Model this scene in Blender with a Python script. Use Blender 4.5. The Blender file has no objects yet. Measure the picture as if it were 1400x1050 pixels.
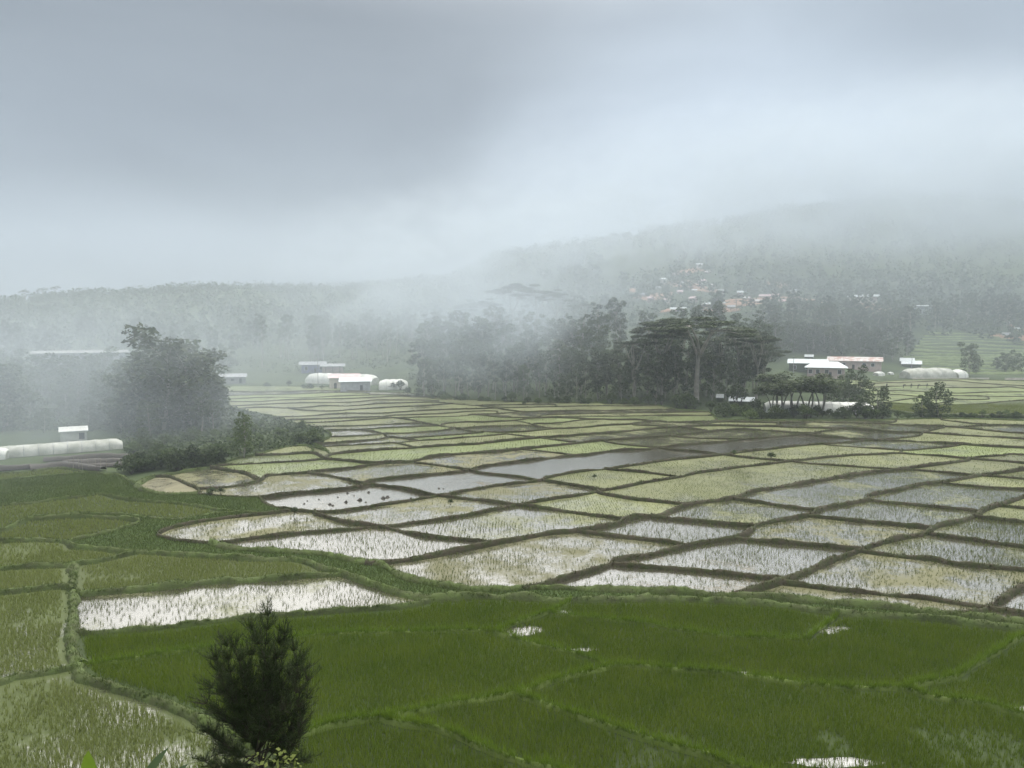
import bpy, math, random
import numpy as np
from mathutils import Vector, Matrix

R = math.radians
sc = bpy.context.scene
rng = np.random.default_rng(7)
random.seed(7)

# ------------------------------------------------------------------ camera
CAM_Z, FPX, PITCH = 23.0, 1011.1, R(4.243)
cam_d = bpy.data.cameras.new('camera')
cam = bpy.data.objects.new('camera', cam_d)
sc.collection.objects.link(cam)
cam.location = (0, 0, CAM_Z)
cam.rotation_euler = (R(90) - PITCH, 0, 0)
cam_d.sensor_fit = 'HORIZONTAL'
cam_d.sensor_width, cam_d.lens = 36, 26
cam_d.clip_start, cam_d.clip_end = 0.3, 6000
sc.camera = cam

# ------------------------------------------------------------------ sky, sun, exposure
SUN_EL, SUN_AZ = R(38), R(3)            # azimuth measured from +Y (ahead) towards +X (right)
world = bpy.data.worlds.new('World')
sc.world = world
world.use_nodes = True
wt = world.node_tree
wt.nodes.clear()


def N(nt, typ, **kw):
    n = nt.nodes.new(typ)
    for k, v in kw.items():
        if k.startswith('i_'):
            n.inputs[k[2:].replace('_', ' ')].default_value = v
        else:
            setattr(n, k, v)
    return n


def ramp(nt, stops, interp='EASE'):
    n = nt.nodes.new('ShaderNodeValToRGB')
    cr = n.color_ramp
    cr.interpolation = interp
    while len(cr.elements) < len(stops):
        cr.elements.new(0.5)
    for e, (p, c) in zip(cr.elements, stops):
        e.position = p
        e.color = (c[0], c[1], c[2], 1) if len(c) == 3 else c
    return n


L = wt.links.new
nish = N(wt, 'ShaderNodeTexSky', sky_type='NISHITA', sun_disc=False, sun_elevation=SUN_EL, sun_rotation=SUN_AZ)
nbg = N(wt, 'ShaderNodeBackground', i_Strength=0.05)
L(nish.outputs[0], nbg.inputs[0])
tc = N(wt, 'ShaderNodeTexCoord')
sep = N(wt, 'ShaderNodeSeparateXYZ')
L(tc.outputs['Generated'], sep.inputs[0])
# a cloud deck: pale low over the ridges, heavier above, thinning out towards the zenith
deck = ramp(wt, [(0.0, (.185, .222, .262)), (0.10, (.265, .31, .36)), (0.19, (.195, .228, .268)), (0.36, (.172, .200, .232)),
                 (0.55, (.62, .64, .66)), (1.0, (2.2, 2.12, 1.98))], 'EASE')
L(sep.outputs['Z'], deck.inputs[0])
mp = N(wt, 'ShaderNodeMapping')
mp.inputs['Scale'].default_value = (1.1, 1.1, 2.6)
mp.inputs['Location'].default_value = (0.35, 0.2, 0.1)
L(tc.outputs['Generated'], mp.inputs[0])
cn = N(wt, 'ShaderNodeTexNoise', i_Scale=1.7, i_Detail=5.0, i_Roughness=0.5, i_Distortion=0.4)
L(mp.outputs[0], cn.inputs[0])
cr = ramp(wt, [(0.3, (.87, .88, .89)), (0.7, (1.13, 1.13, 1.13))], 'EASE')
L(cn.outputs[0], cr.inputs[0])
# the deck is thinner (brighter) to the right
gx = N(wt, 'ShaderNodeMapRange', interpolation_type='SMOOTHSTEP', i_From_Min=-0.25, i_From_Max=0.55, i_To_Min=0.80, i_To_Max=1.38)
L(sep.outputs['X'], gx.inputs[0])
mul = N(wt, 'ShaderNodeMix', data_type='RGBA', blend_type='MULTIPLY')
mul.inputs[0].default_value = 1.0
L(deck.outputs[0], mul.inputs[6]); L(cr.outputs[0], mul.inputs[7])
mul2 = N(wt, 'ShaderNodeVectorMath', operation='SCALE')
L(mul.outputs[2], mul2.inputs[0]); L(gx.outputs[0], mul2.inputs[3])
# a brighter break in the cloud low over the hill
gd = N(wt, 'ShaderNodeVectorMath', operation='DOT_PRODUCT'); gd.inputs[1].default_value = (.235, .965, .115)
L(tc.outputs['Generated'], gd.inputs[0])
gl = N(wt, 'ShaderNodeMapRange', interpolation_type='SMOOTHSTEP', i_From_Min=.935, i_From_Max=1.0, i_To_Min=1.0, i_To_Max=1.5)
L(gd.outputs['Value'], gl.inputs[0])
mul3 = N(wt, 'ShaderNodeVectorMath', operation='SCALE')
L(mul2.outputs[0], mul3.inputs[0]); L(gl.outputs[0], mul3.inputs[3])
cbg = N(wt, 'ShaderNodeBackground', i_Strength=1.0)
L(mul3.outputs[0], cbg.inputs[0])
mixw = N(wt, 'ShaderNodeMixShader', i_Fac=0.95)
L(nbg.outputs[0], mixw.inputs[1]); L(cbg.outputs[0], mixw.inputs[2])
wo = N(wt, 'ShaderNodeOutputWorld')
L(mixw.outputs[0], wo.inputs[0])

sun_d = bpy.data.lights.new('sun', 'SUN')
sun_d.energy, sun_d.angle, sun_d.color = 1.5, R(72), (1.0, .95, .86)
sun = bpy.data.objects.new('sun', sun_d)
sc.collection.objects.link(sun)
sdir = Vector((math.sin(SUN_AZ) * math.cos(SUN_EL), math.cos(SUN_AZ) * math.cos(SUN_EL), math.sin(SUN_EL)))
sun.rotation_euler = sdir.to_track_quat('Z', 'Y').to_euler()
sun.location = (0, -30, 90)

sc.view_settings.view_transform = 'Standard'
sc.view_settings.look = 'None'
sc.view_settings.gamma = 1
sc.view_settings.exposure = 1.0
sc.view_settings.use_curve_mapping = False
sc.cycles.volume_bounces = 2
sc.cycles.max_bounces = 8
sc.cycles.transparent_max_bounces = 24
sc.cycles.use_denoising = True

# ------------------------------------------------------------------ terrain as a function
cp, sp = math.cos(PITCH), math.sin(PITCH)


def zat(v, y):
    """height seen at picture row v at distance y"""
    k = (525 - v) / FPX
    zc = y / (cp + k * sp)
    return CAM_Z - zc * sp + k * zc * cp


def sstep(a, b, x):
    t = np.clip((x - a) / (b - a), 0, 1)
    return t * t * (3 - 2 * t)


HU = [-300, 0, 150, 300, 450, 600, 700, 800, 950, 1100, 1250, 1400, 1700]
HT = {  # per bearing: (distance, picture row or None for the valley floor)
    -300: [(260, None), (420, 472), (700, 420)], 0: [(270, None), (450, 468), (720, 416)],
    150: [(290, None), (450, 465), (720, 404)], 300: [(335, None), (480, 462), (720, 396)],
    450: [(345, None), (480, 462), (750, 397)], 600: [(300, None), (420, 470), (800, 384)],
    700: [(265, None), (400, 470), (600, 420), (860, 345)], 800: [(255, None), (400, 462), (600, 400), (860, 330)],
    950: [(250, None), (330, 488), (450, 428), (600, 392), (880, 306)],
    1100: [(305, None), (350, 486), (430, 428), (600, 392), (900, 280)],
    1250: [(335, None), (385, 470), (450, 428), (650, 375), (920, 266)],
    1400: [(345, None), (400, 472), (470, 432), (650, 380), (920, 272)],
    1700: [(350, None), (410, 472), (480, 432), (650, 385), (920, 280)]}


def zvalley(x, y):
    return 4.0 * sstep(165, 330, y) * (0.25 + 0.75 * sstep(-60, 110, x))


YS = np.concatenate([np.arange(0, 1500, 10.0)])
_prof = []
for u in HU:
    t = HT[u]
    z0 = float(zvalley((u - 700) / FPX * t[0][0], t[0][0]))
    ds = [0, t[0][0]] + [a for a, _ in t[1:]] + [t[-1][0] + 130, 1500]
    zr = zat(t[-1][1], t[-1][0])
    zs = [-1e-3, z0] + [zat(b, a) for a, b in t[1:]] + [zr + 4, zr - 25]
    p = np.interp(YS, ds, zs)
    p = np.convolve(np.pad(p, 3, mode='edge'), np.ones(7) / 7, 'valid')
    _prof.append(np.maximum(p, -1e-3))
PROF = np.array(_prof)


def terrain(x, y):
    x = np.asarray(x, float); y = np.asarray(y, float)
    zv = zvalley(x, y)
    u = 700 + FPX * x / np.maximum(y, 40)
    u = np.clip(u, HU[0], HU[-1])
    i = np.clip(np.searchsorted(HU, u, side='right') - 1, 0, len(HU) - 2)
    hu = np.array(HU, float)
    t = (u - hu[i]) / (hu[i + 1] - hu[i])
    t = t * t * (3 - 2 * t)
    yi = np.clip(y / 10.0, 0, len(YS) - 1.001)
    j = yi.astype(int); f = yi - j
    a = PROF[i, j] * (1 - f) + PROF[i, j + 1] * f
    b = PROF[i + 1, j] * (1 - f) + PROF[i + 1, j + 1] * f
    hz = a * (1 - t) + b * t
    d0 = np.interp(u, HU, [HT[q][0][0] for q in HU])
    w = sstep(-25, 25, y - d0)
    z = zv * (1 - w) + np.maximum(hz, zv) * w
    # the viewer's own hillside
    near = np.where(y > 0, 21.3 - 0.66 * y, 21.3 + 0.25 * np.minimum(-y, 60))
    near = near + 0.35 * np.sin(x * .7 + 1) * np.sin(y * .9) - 0.35
    return np.maximum(z, near)


def ray(u, v):
    k = (525 - v) / FPX
    return np.array([(u - 700) / FPX, cp + k * sp, -sp + k * cp])


def P0(u, v, z=0.3):
    """picture point to the ground, near valley-floor height"""
    d = ray(u, v)
    p = None
    zz = z
    for _ in range(6):
        t = (zz - CAM_Z) / d[2]
        p = np.array([d[0] * t, d[1] * t, zz])
        zz = z + float(zvalley(p[0], p[1]))
    return p


TT = np.concatenate([np.arange(36, 400, 1.0), np.arange(400, 1300, 3.0)])


def hit(u, v):
    """picture point to the terrain"""
    d = ray(u, v)
    X, Y, Z = d[0] * TT, d[1] * TT, CAM_Z + d[2] * TT
    below = Z < terrain(X, Y)
    k = int(np.argmax(below)) if below.any() else len(TT) - 1
    t = TT[k]
    if k > 0:
        a, b = TT[k - 1], TT[k]
        for _ in range(12):
            m = (a + b) / 2
            if CAM_Z + d[2] * m < terrain(d[0] * m, d[1] * m):
                b = m
            else:
                a = m
        t = b
    x, y = d[0] * t, d[1] * t
    return Vector((x, y, float(terrain(x, y))))


def at(u, y):
    x = (u - 700) / FPX * y
    return Vector((x, y, float(terrain(x, y))))


# ------------------------------------------------------------------ helpers: objects
COL = sc.collection


def tag(o, label=None, cat=None, group=None, kind=None):
    if label: o['label'] = label
    if cat: o['category'] = cat
    if group: o['group'] = group
    if kind: o['kind'] = kind
    return o


def link(name, me, mat=None, parent=None, loc=None, rz=0):
    o = bpy.data.objects.new(name, me)
    COL.objects.link(o)
    if mat is not None and me is not None and not me.materials:
        me.materials.append(mat)
    if parent: o.parent = parent
    if loc is not None: o.location = loc
    if rz: o.rotation_euler = (0, 0, rz)
    return o


def empty(name, loc, rz=0):
    return link(name, None, loc=loc, rz=rz)


def mesh_np(name, V, F):
    """V (n,3), F (m,k) all faces of k corners"""
    V = np.ascontiguousarray(V, dtype=np.float32); F = np.ascontiguousarray(F, dtype=np.int32)
    me = bpy.data.meshes.new(name)
    m, k = F.shape
    me.vertices.add(len(V)); me.vertices.foreach_set('co', V.ravel())
    me.loops.add(m * k); me.loops.foreach_set('vertex_index', F.ravel())
    me.polygons.add(m)
    me.polygons.foreach_set('loop_start', np.arange(0, m * k, k, dtype=np.int32))
    me.polygons.foreach_set('loop_total', np.full(m, k, dtype=np.int32))
    me.update(calc_edges=True)
    return me


class MB:
    def __init__(s):
        s.v, s.f = [], []

    def add(s, vs, fs):
        b = len(s.v)
        s.v += [tuple(p) for p in vs]
        s.f += [tuple(i + b for i in f) for f in fs]
        return s

    def box(s, x0, x1, y0, y1, z0, z1):
        return s.add([(x0, y0, z0), (x1, y0, z0), (x1, y1, z0), (x0, y1, z0), (x0, y0, z1), (x1, y0, z1), (x1, y1, z1), (x0, y1, z1)],
                     [(0, 3, 2, 1), (4, 5, 6, 7), (0, 1, 5, 4), (1, 2, 6, 5), (2, 3, 7, 6), (3, 0, 4, 7)])

    def tube(s, pts, rads, n=7, cap=True):
        pts = [Vector(p) for p in pts]
        rings = []
        for i, p in enumerate(pts):
            t = (pts[min(i + 1, len(pts) - 1)] - pts[max(i - 1, 0)]).normalized()
            a = t.orthogonal().normalized() if abs(t.z) < .95 else Vector((1, 0, 0))
            a = (a - t * a.dot(t)).normalized(); b = t.cross(a)
            rings.append([p + (a * math.cos(2 * math.pi * j / n) + b * math.sin(2 * math.pi * j / n)) * rads[i] for j in range(n)])
        vs = [q for r in rings for q in r]
        fs = [(i * n + j, i * n + (j + 1) % n, (i + 1) * n + (j + 1) % n, (i + 1) * n + j) for i in range(len(pts) - 1) for j in range(n)]
        if cap:
            fs += [tuple(range(n))[::-1], tuple((len(pts) - 1) * n + j for j in range(n))]
        return s.add(vs, fs)

    def mesh(s, name, smooth=False):
        me = bpy.data.meshes.new(name)
        me.from_pydata(s.v, [], s.f)
        if smooth: me.polygons.foreach_set('use_smooth', [True] * len(me.polygons))
        me.update()
        return me

    def build(s, name, mat, parent=None, loc=None, rz=0, smooth=False):
        return link(name, s.mesh(name, smooth), mat, parent, loc, rz)


# ------------------------------------------------------------------ materials
def new_mat(name):
    m = bpy.data.materials.new(name)
    m.use_nodes = True
    nt = m.node_tree
    bs = nt.nodes['Principled BSDF']
    return m, nt, bs


def noise(nt, scale, detail=4, rough=.55, coord='Object', stretch=None, dist=0.0):
    t = N(nt, 'ShaderNodeTexCoord')
    src = t.outputs[coord]
    if stretch:
        mpn = N(nt, 'ShaderNodeMapping'); mpn.inputs['Scale'].default_value = stretch
        nt.links.new(src, mpn.inputs[0]); src = mpn.outputs[0]
    n = N(nt, 'ShaderNodeTexNoise', i_Scale=scale, i_Detail=detail, i_Roughness=rough, i_Distortion=dist)
    nt.links.new(src, n.inputs[0])
    return n.outputs[0]


def mix(nt, fac, a, b, blend='MIX'):
    n = N(nt, 'ShaderNodeMix', data_type='RGBA', blend_type=blend)
    for sock, val in ((n.inputs[0], fac), (n.inputs[6], a), (n.inputs[7], b)):
        if hasattr(val, 'is_linked'): nt.links.new(val, sock)
        elif isinstance(val, (int, float)): sock.default_value = val
        else: sock.default_value = (*val, 1)
    return n.outputs[2]


def mat_plain(name, c1, c2=None, scale=2.0, rough=.8, bump=0.0, spec=.3, detail=5, lo=.35, hi=.65, stretch=None):
    m, nt, bs = new_mat(name)
    bs.inputs['Roughness'].default_value = rough
    bs.inputs['Specular IOR Level'].default_value = spec
    c2 = c2 or tuple(x * .7 for x in c1)
    n = noise(nt, scale, detail, stretch=stretch)
    r = ramp(nt, [(lo, (0, 0, 0)), (hi, (1, 1, 1))], 'LINEAR')
    nt.links.new(n, r.inputs[0])
    nt.links.new(mix(nt, r.outputs[0], c1, c2), bs.inputs['Base Color'])
    if bump:
        b = N(nt, 'ShaderNodeBump', i_Strength=bump, i_Distance=.2)
        nt.links.new(noise(nt, scale * 3, 6), b.inputs['Height'])
        nt.links.new(b.outputs[0], bs.inputs['Normal'])
    return m


def mat_leaf(name, c1, c2, var=.25, transl=.3, scale=.35, rough=.6, spec=.25):
    """foliage: colour drifts over the plant, from leaf to leaf and from plant to plant"""
    m, nt, bs = new_mat(name)
    bs.inputs['Roughness'].default_value = rough
    bs.inputs['Specular IOR Level'].default_value = spec
    g = N(nt, 'ShaderNodeNewGeometry')
    oi = N(nt, 'ShaderNodeObjectInfo')
    n = noise(nt, scale, 3)
    a = N(nt, 'ShaderNodeMath', operation='MULTIPLY_ADD'); a.inputs[1].default_value = .55; a.inputs[2].default_value = -.25
    nt.links.new(g.outputs['Random Per Island'], a.inputs[0])
    s = N(nt, 'ShaderNodeMath', operation='ADD', use_clamp=True)
    nt.links.new(a.outputs[0], s.inputs[0]); nt.links.new(n, s.inputs[1])
    c = mix(nt, s.outputs[0], c1, c2)
    hs = N(nt, 'ShaderNodeHueSaturation')
    mr = N(nt, 'ShaderNodeMapRange', i_To_Min=1 - var, i_To_Max=1 + var)
    nt.links.new(oi.outputs['Random'], mr.inputs[0])
    nt.links.new(mr.outputs[0], hs.inputs['Value'])
    nt.links.new(c, hs.inputs['Color'])
    nt.links.new(hs.outputs[0], bs.inputs['Base Color'])
    tr = N(nt, 'ShaderNodeBsdfTranslucent')
    nt.links.new(hs.outputs[0], tr.inputs[0])
    mx = N(nt, 'ShaderNodeMixShader', i_Fac=transl)
    nt.links.new(bs.outputs[0], mx.inputs[1]); nt.links.new(tr.outputs[0], mx.inputs[2])
    nt.links.new(mx.outputs[0], nt.nodes['Material Output'].inputs[0])
    return m


def mat_field(name, cover, ca, cb, scale=.5, soft=.12, ripple=.25, water=(.045, .043, .03), wrough=.1, var=.2):
    """a flooded plot: water with mud and weed showing through over part of it"""
    m, nt, bs = new_mat(name)
    oi = N(nt, 'ShaderNodeObjectInfo')
    off = N(nt, 'ShaderNodeVectorMath', operation='SCALE'); off.inputs[0].default_value = (311, 173, 57)
    nt.links.new(oi.outputs['Random'], off.inputs[3])
    t = N(nt, 'ShaderNodeTexCoord')
    ad = N(nt, 'ShaderNodeVectorMath', operation='ADD')
    nt.links.new(t.outputs['Object'], ad.inputs[0]); nt.links.new(off.outputs[0], ad.inputs[1])
    n1 = N(nt, 'ShaderNodeTexNoise', i_Scale=scale * .22, i_Detail=6.0, i_Roughness=.62, i_Distortion=.3)
    nt.links.new(ad.outputs[0], n1.inputs[0])
    n2 = N(nt, 'ShaderNodeTexNoise', i_Scale=scale * 7, i_Detail=4.0, i_Roughness=.6)
    nt.links.new(ad.outputs[0], n2.inputs[0])
    sm = N(nt, 'ShaderNodeMath', operation='MULTIPLY_ADD'); sm.inputs[1].default_value = .35
    nt.links.new(n2.outputs[0], sm.inputs[0]); nt.links.new(n1.outputs[0], sm.inputs[2])   # 0..1.35, mean .675
    th = .675 + (0.5 - cover) * .42
    fac = N(nt, 'ShaderNodeMapRange', interpolation_type='SMOOTHSTEP', i_From_Min=th - soft, i_From_Max=th + soft)
    nt.links.new(sm.outputs[0], fac.inputs[0])
    hs = N(nt, 'ShaderNodeHueSaturation')
    mr = N(nt, 'ShaderNodeMapRange', i_To_Min=1 - var, i_To_Max=1 + var)
    nt.links.new(oi.outputs['Random'], mr.inputs[0]); nt.links.new(mr.outputs[0], hs.inputs['Value'])
    nt.links.new(mix(nt, n2.outputs[0], ca, cb), hs.inputs['Color'])
    mud = N(nt, 'ShaderNodeBsdfPrincipled', i_Roughness=.75); mud.inputs['Specular IOR Level'].default_value = .3
    nt.links.new(hs.outputs[0], mud.inputs['Base Color'])
    bs.inputs['Base Color'].default_value = (*water, 1)
    bs.inputs['Roughness'].default_value = wrough
    bs.inputs['IOR'].default_value = 3.3
    bp = N(nt, 'ShaderNodeBump', i_Strength=ripple, i_Distance=.05)
    rp = N(nt, 'ShaderNodeTexNoise', i_Scale=5.0, i_Detail=4.0)
    nt.links.new(ad.outputs[0], rp.inputs[0]); nt.links.new(rp.outputs[0], bp.inputs['Height'])
    nt.links.new(bp.outputs[0], bs.inputs['Normal'])
    mx = N(nt, 'ShaderNodeMixShader')
    nt.links.new(fac.outputs[0], mx.inputs[0]); nt.links.new(bs.outputs[0], mx.inputs[1]); nt.links.new(mud.outputs[0], mx.inputs[2])
    nt.links.new(mx.outputs[0], nt.nodes['Material Output'].inputs[0])
    return m


M = {
    'ground': mat_plain('ground', (.052, .075, .026), (.030, .046, .017), .06, .95, .3),
    'slope': mat_plain('slope', (.05, .075, .02), (.05, .045, .03), .5, .95, .5),
    'earth': mat_plain('bund_earth', (.046, .040, .024), (.032, .040, .012), 1.2, .9, .5, lo=.42, hi=.62),
    'earthg': mat_plain('bund_grass', (.070, .100, .028), (.055, .066, .026), .8, .95, .5),
    'bank': mat_plain('bank_grass', (.062, .098, .026), (.036, .062, .016), .35, .95, .6),
    'strip': mat_plain('terrace_grass', (.17, .21, .095), (.11, .15, .055), .3, .95, .4),
    'soil': mat_plain('red_soil', (.40, .23, .16), (.30, .20, .13), .25, .95, .3),
    'white': mat_plain('white_metal', (.62, .66, .68), (.45, .49, .51), .8, .4, 0, .5),
    'grey': mat_plain('grey_metal', (.34, .36, .38), (.22, .23, .25), .8, .5),
    'pink': mat_plain('faded_red_metal', (.52, .33, .34), (.62, .52, .52), .6, .5),
    'rust': mat_plain('rust_streaked_metal', (.56, .55, .54), (.38, .23, .20), .5, .55, lo=.45, hi=.55),
    'cream': mat_plain('cream_wall', (.52, .49, .44), (.40, .37, .33), .6, .9),
    'pwall': mat_plain('pink_wall', (.46, .36, .34), (.34, .27, .25), .6, .9),
    'conc': mat_plain('concrete', (.30, .30, .30), (.20, .21, .21), .5, .9),
    'blue': mat_plain('blue_wall', (.16, .17, .36), (.12, .13, .26), .6, .9),
    'wood': mat_plain('dark_wood', (.09, .075, .06), (.05, .042, .034), 1.5, .9),
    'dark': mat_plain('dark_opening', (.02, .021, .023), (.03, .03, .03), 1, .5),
    'film': mat_plain('plastic_film', (.60, .61, .58), (.42, .44, .40), .5, .35, 0, .5, lo=.4, hi=.72),
    'filmw': mat_plain('worn_plastic_film', (.42, .43, .39), (.26, .27, .23), .45, .5, 0, .4, lo=.38, hi=.62),
    'bark': mat_plain('pale_bark', (.26, .25, .22), (.16, .15, .13), .8, .9),
    'barkd': mat_plain('dark_bark', (.05, .042, .032), (.03, .026, .02), 2, .95),
    'wood': mat_leaf('far_woods', (.034, .054, .020), (.052, .076, .028), var=0, transl=.3, scale=.03),
    'leafd': mat_leaf('dark_foliage', (.020, .034, .013), (.048, .074, .024)),
    'leafm': mat_leaf('green_foliage', (.028, .046, .016), (.064, .092, .030)),
    'leafl': mat_leaf('light_foliage', (.050, .078, .022), (.10, .14, .042)),
    'casua': mat_leaf('needle_foliage', (.018, .032, .009), (.042, .066, .016), var=0, transl=.2, scale=1.5),
    'banana': mat_leaf('banana_leaf', (.10, .17, .015), (.16, .24, .03), var=.1, transl=.45, scale=3),
    'bananad': mat_leaf('old_banana_leaf', (.035, .062, .024), (.055, .085, .035), var=.1, transl=.25, scale=3),
    'rice': mat_leaf('rice_leaf', (.056, .104, .006), (.132, .178, .016), var=0, transl=.3, scale=.3, spec=.08),
    'seed': mat_leaf('seedling_leaf', (.072, .100, .028), (.128, .158, .050), var=0, transl=.3, scale=.1),
    'lrice': mat_leaf('olive_rice_leaf', (.125, .158, .038), (.20, .23, .075), var=0, transl=.3, scale=.14, spec=.1),
    'seedd': mat_leaf('young_seedling_leaf', (.050, .072, .016), (.115, .140, .036), var=0, transl=.3, scale=.1),
    'tuft': mat_leaf('tuft_grass', (.045, .075, .016), (.095, .125, .032), var=0, transl=.3, scale=.3),
    'straw': mat_leaf('dry_tuft', (.030, .038, .010), (.062, .064, .022), var=0, transl=.2, scale=.3),
    'clod': mat_plain('wet_mud', (.035, .030, .024), (.022, .02, .016), 3, .5),
    'path': mat_plain('path_grass', (.125, .165, .045), (.085, .125, .025), .8, .95, .5),
    'ricel': mat_leaf('path_leaf', (.080, .145, .006), (.14, .21, .018), var=0, transl=.3, scale=.3, spec=.08),
    'cloth': mat_plain('dark_cloth', (.03, .032, .045), (.05, .045, .04), 3, .9),
    # field kinds
    'f_open': mat_field('plot_open', .10, (.13, .11, .07), (.10, .09, .06), .5, .10, .30),
    'f_sparse': mat_field('plot_sparse', .30, (.15, .160, .078), (.12, .125, .06), .6, .14, .25),
    'f_patch': mat_field('plot_patchy', .48, (.130, .126, .066), (.096, .096, .046), .8, .12, .25),
    'f_brown': mat_field('plot_brown', .80, (.185, .172, .105), (.145, .138, .08), .8, .2, .2),
    'f_olive': mat_field('plot_olive', .78, (.150, .160, .072), (.115, .128, .052), .5, .3, .2),
    'f_green': mat_field('plot_green', .80, (.150, .180, .066), (.115, .145, .05), .5, .3, .2),
    'f_mud': mat_field('plot_mud', .25, (.10, .085, .07), (.075, .066, .055), .5, .2, .2, (.06, .055, .045)),
    'f_ricefull': mat_field('plot_rice_full', 1.6, (.030, .050, .008), (.022, .036, .006), .5, .15, .2),
    'f_rice': mat_field('plot_rice', .80, (.060, .080, .022), (.048, .062, .018), .5, .15, .2),
}
# ------------------------------------------------------------------ ground sheet
ycol = np.concatenate([np.arange(-400, -20, 40), np.arange(-20, 40, 2.5), np.arange(40, 160, 10), np.arange(160, 1000, 8), np.arange(1000, 1401, 50)])
scol = np.linspace(-1.35, 1.35, 181)
YY, SS = np.meshgrid(ycol, scol, indexing='ij')
XX = SS * (np.maximum(YY, 0) + 70)
ZZ = terrain(XX, YY)
lump = np.sin(XX * .051 + 2) * np.sin(YY * .043 + XX * .017) + .6 * np.sin(XX * .13) * np.sin(YY * .11 + 1)
zv_ = zvalley(XX, YY)
ZZ = ZZ + lump * 1.6 * np.clip((ZZ - zv_ - 3) / 20, 0, 1) * (YY > 100)
ZZ = np.where((ZZ < zv_ + .05) & (YY > 30), zv_ - .35, ZZ)
V = np.stack([XX.ravel(), YY.ravel(), ZZ.ravel()], 1)
ny, nx = YY.shape
ii, jj = np.meshgrid(np.arange(ny - 1), np.arange(nx - 1), indexing='ij')
a0 = (ii * nx + jj).ravel()
F = np.stack([a0, a0 + 1, a0 + nx + 1, a0 + nx], 1)
gme = mesh_np('ground', V, F)
gme.polygons.foreach_set('use_smooth', [True] * len(gme.polygons))
ground = tag(link('ground', gme, M['ground']), kind='structure')

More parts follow.
